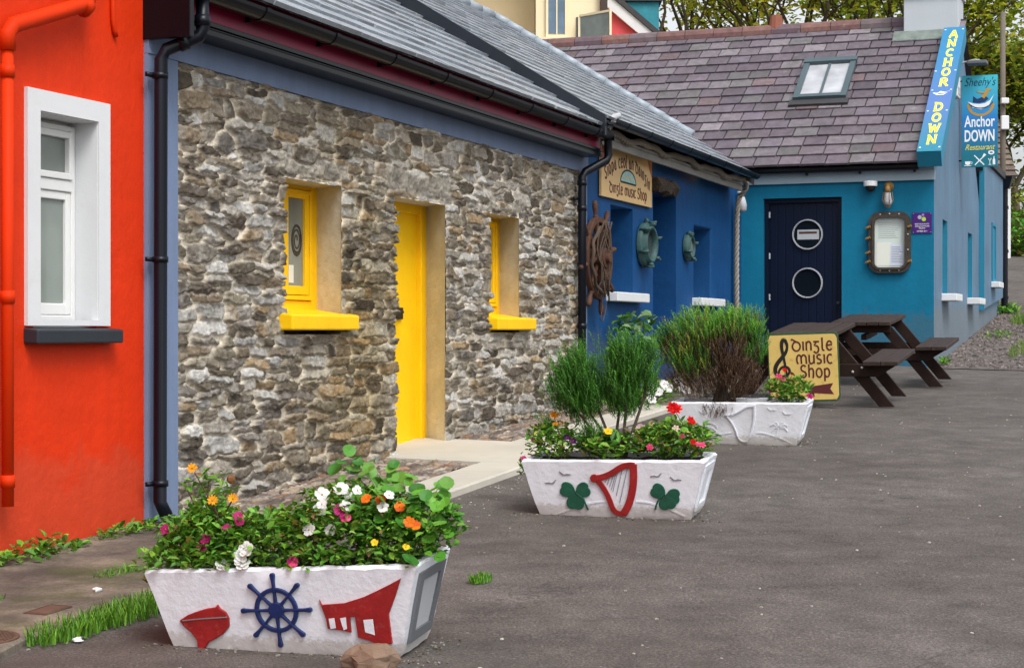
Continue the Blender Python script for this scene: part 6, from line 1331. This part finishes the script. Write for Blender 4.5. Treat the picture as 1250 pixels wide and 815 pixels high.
for i, a in enumerate((
 (3.9, 50, 11.5, 3.0, 3184, YEL, 'nearly bare tree with sparse yellow leaves just right of the teal chimney', 101, .17),
 (5.9, 53, 12.0, 3.0, 4600, YEL+OL[:1], 'thin yellowing tree above the left part of the purple ridge', 102, .17),
 (7.6, 50, 11.0, 3.0, 7786, YEL+OL, 'yellow green tree above the middle of the purple ridge', 103, .17),
 (9.4, 54, 12.2, 3.2, 11325, OL+YEL[:2], 'olive green tree above the roof light', 104, .18),
 (11.3, 51, 11.2, 3.0, 11325, OL+YEL[1:2], 'olive tree rising behind the white chimney of the restaurant', 105, .18),
 (14.2, 56, 13.5, 3.6, 16796, DKG+OL, 'dense dark olive tree behind the telegraph pole', 106, .19),
 (16.9, 58, 14.0, 4.0, 16796, DKG+OL, 'dense dark tree at the right edge above the lane', 107, .20),
 (1.2, 60, 14.5, 3.0, 3184, YEL, 'bare branched tree far behind the coral gable', 108, .18),
 (13.0, 64, 15.0, 4.2, 13566, DKG+OL[:2], 'tall dark tree farthest back behind the hanging sign', 109, .22),
)): tree(*a, low=(.10 if a[5][0] == DKG[0] else .25))
random.seed(131)
def bush(x, y, r, n, pal, label, size=.16):
    z = ZG(x, y); T = thing('hedge_bush', (x, y, z), label, 'bush', 0, 'bushes along the lane'); mb = MB()
    for k in range(int(n/14)):
        v = Vector((random.gauss(0, 1), random.gauss(0, 1), abs(random.gauss(0, 1)))).normalized()*random.uniform(.55, 1.0); c = (x+v.x*r[0], y+v.y*r[1], z+v.z*r[2])
        leaves(mb, [(c[0]+random.gauss(0, .16), c[1]+random.gauss(0, .16), c[2]+random.gauss(0, .14)) for _ in range(14)], size, .65, 1, (random.choice(pal),), .35)
    mb.build('foliage', M['leaf'], T, recalc=False); mb = MB()
    for k in range(5): mb.tube([(x+random.uniform(-.2, .2), y, z-.05), (x+random.uniform(-.5, .5)*r[0], y+random.uniform(-.4, .4)*r[1], z+r[2]*.7)], [.04, .015], 6, raw=True)
    mb.build('stem', M['bark'], T)
bush(14.9, 50.0, (.75, 1.0, 1.0), 900, GR0[:3]+DKG, 'low bright bush beside the white outbuilding wall')
bush(14.7, 52.5, (.8, 1.0, 3.2), 1500, DKG+GR0[2:3], 'tall ivy like bush hugging the end of the outbuilding')
bush(16.6, 54, (1.4, 1.2, 2.2), 1500, DKG+OL[:1], 'broad green bush at the right edge along the lane')
bush(15.7, 60, (3.0, 1.4, 3.0), 2000, DKG+OL, 'dark undergrowth below the big trees by the lane')
bush(10.5, 58, (4.0, 1.4, 3.5), 1800, OL+DKG, 'dark undergrowth behind the outbuilding')

# ================================================================= LIGHT, SKY, CAMERA
w = bpy.data.worlds.new('World'); SC.world = w; w.use_nodes = True; nt = w.node_tree; bg = nt.nodes['Background']
sky = nt.nodes.new('ShaderNodeTexSky'); sky.sky_type = 'NISHITA'; sky.sun_disc = False
SUN_EL, SUN_AZ = R(54), R(152)   # azimuth clockwise from +Y
sky.sun_elevation = SUN_EL; sky.sun_rotation = SUN_AZ; sky.dust_density = 4.0; sky.air_density = 1.0; sky.ozone_density = 1.0
hs_ = nt.nodes.new('ShaderNodeHueSaturation'); hs_.inputs['Saturation'].default_value = .22
nt.links.new(sky.outputs['Color'], hs_.inputs['Color']); nt.links.new(hs_.outputs['Color'], bg.inputs['Color']); bg.inputs['Strength'].default_value = .15
sd = bpy.data.lights.new('sun', 'SUN'); sd.energy = 1.1; sd.angle = R(24); sd.color = (1.0, .98, .95); so_ = bpy.data.objects.new('sun', sd); COL.objects.link(so_)
dv = Vector((math.sin(SUN_AZ)*math.cos(SUN_EL), math.cos(SUN_AZ)*math.cos(SUN_EL), math.sin(SUN_EL))); so_.rotation_euler = dv.to_track_quat('Z', 'Y').to_euler(); so_.location = (0, -5, 20)
cd = bpy.data.cameras.new('camera'); cam = bpy.data.objects.new('camera', cd); COL.objects.link(cam); cam.location = (0, 0, EYE); cam.rotation_euler = (R(90-.15), 0, 0)
cd.sensor_width = 36; cd.sensor_fit = 'HORIZONTAL'; cd.lens = 36*2100/1250; cd.clip_end = 500; cd.clip_start = .05; SC.camera = cam
SC.view_settings.view_transform = 'Standard'; SC.view_settings.look = 'None'; SC.view_settings.gamma = 1; SC.view_settings.exposure = 0.68
SC.render.engine = 'CYCLES'
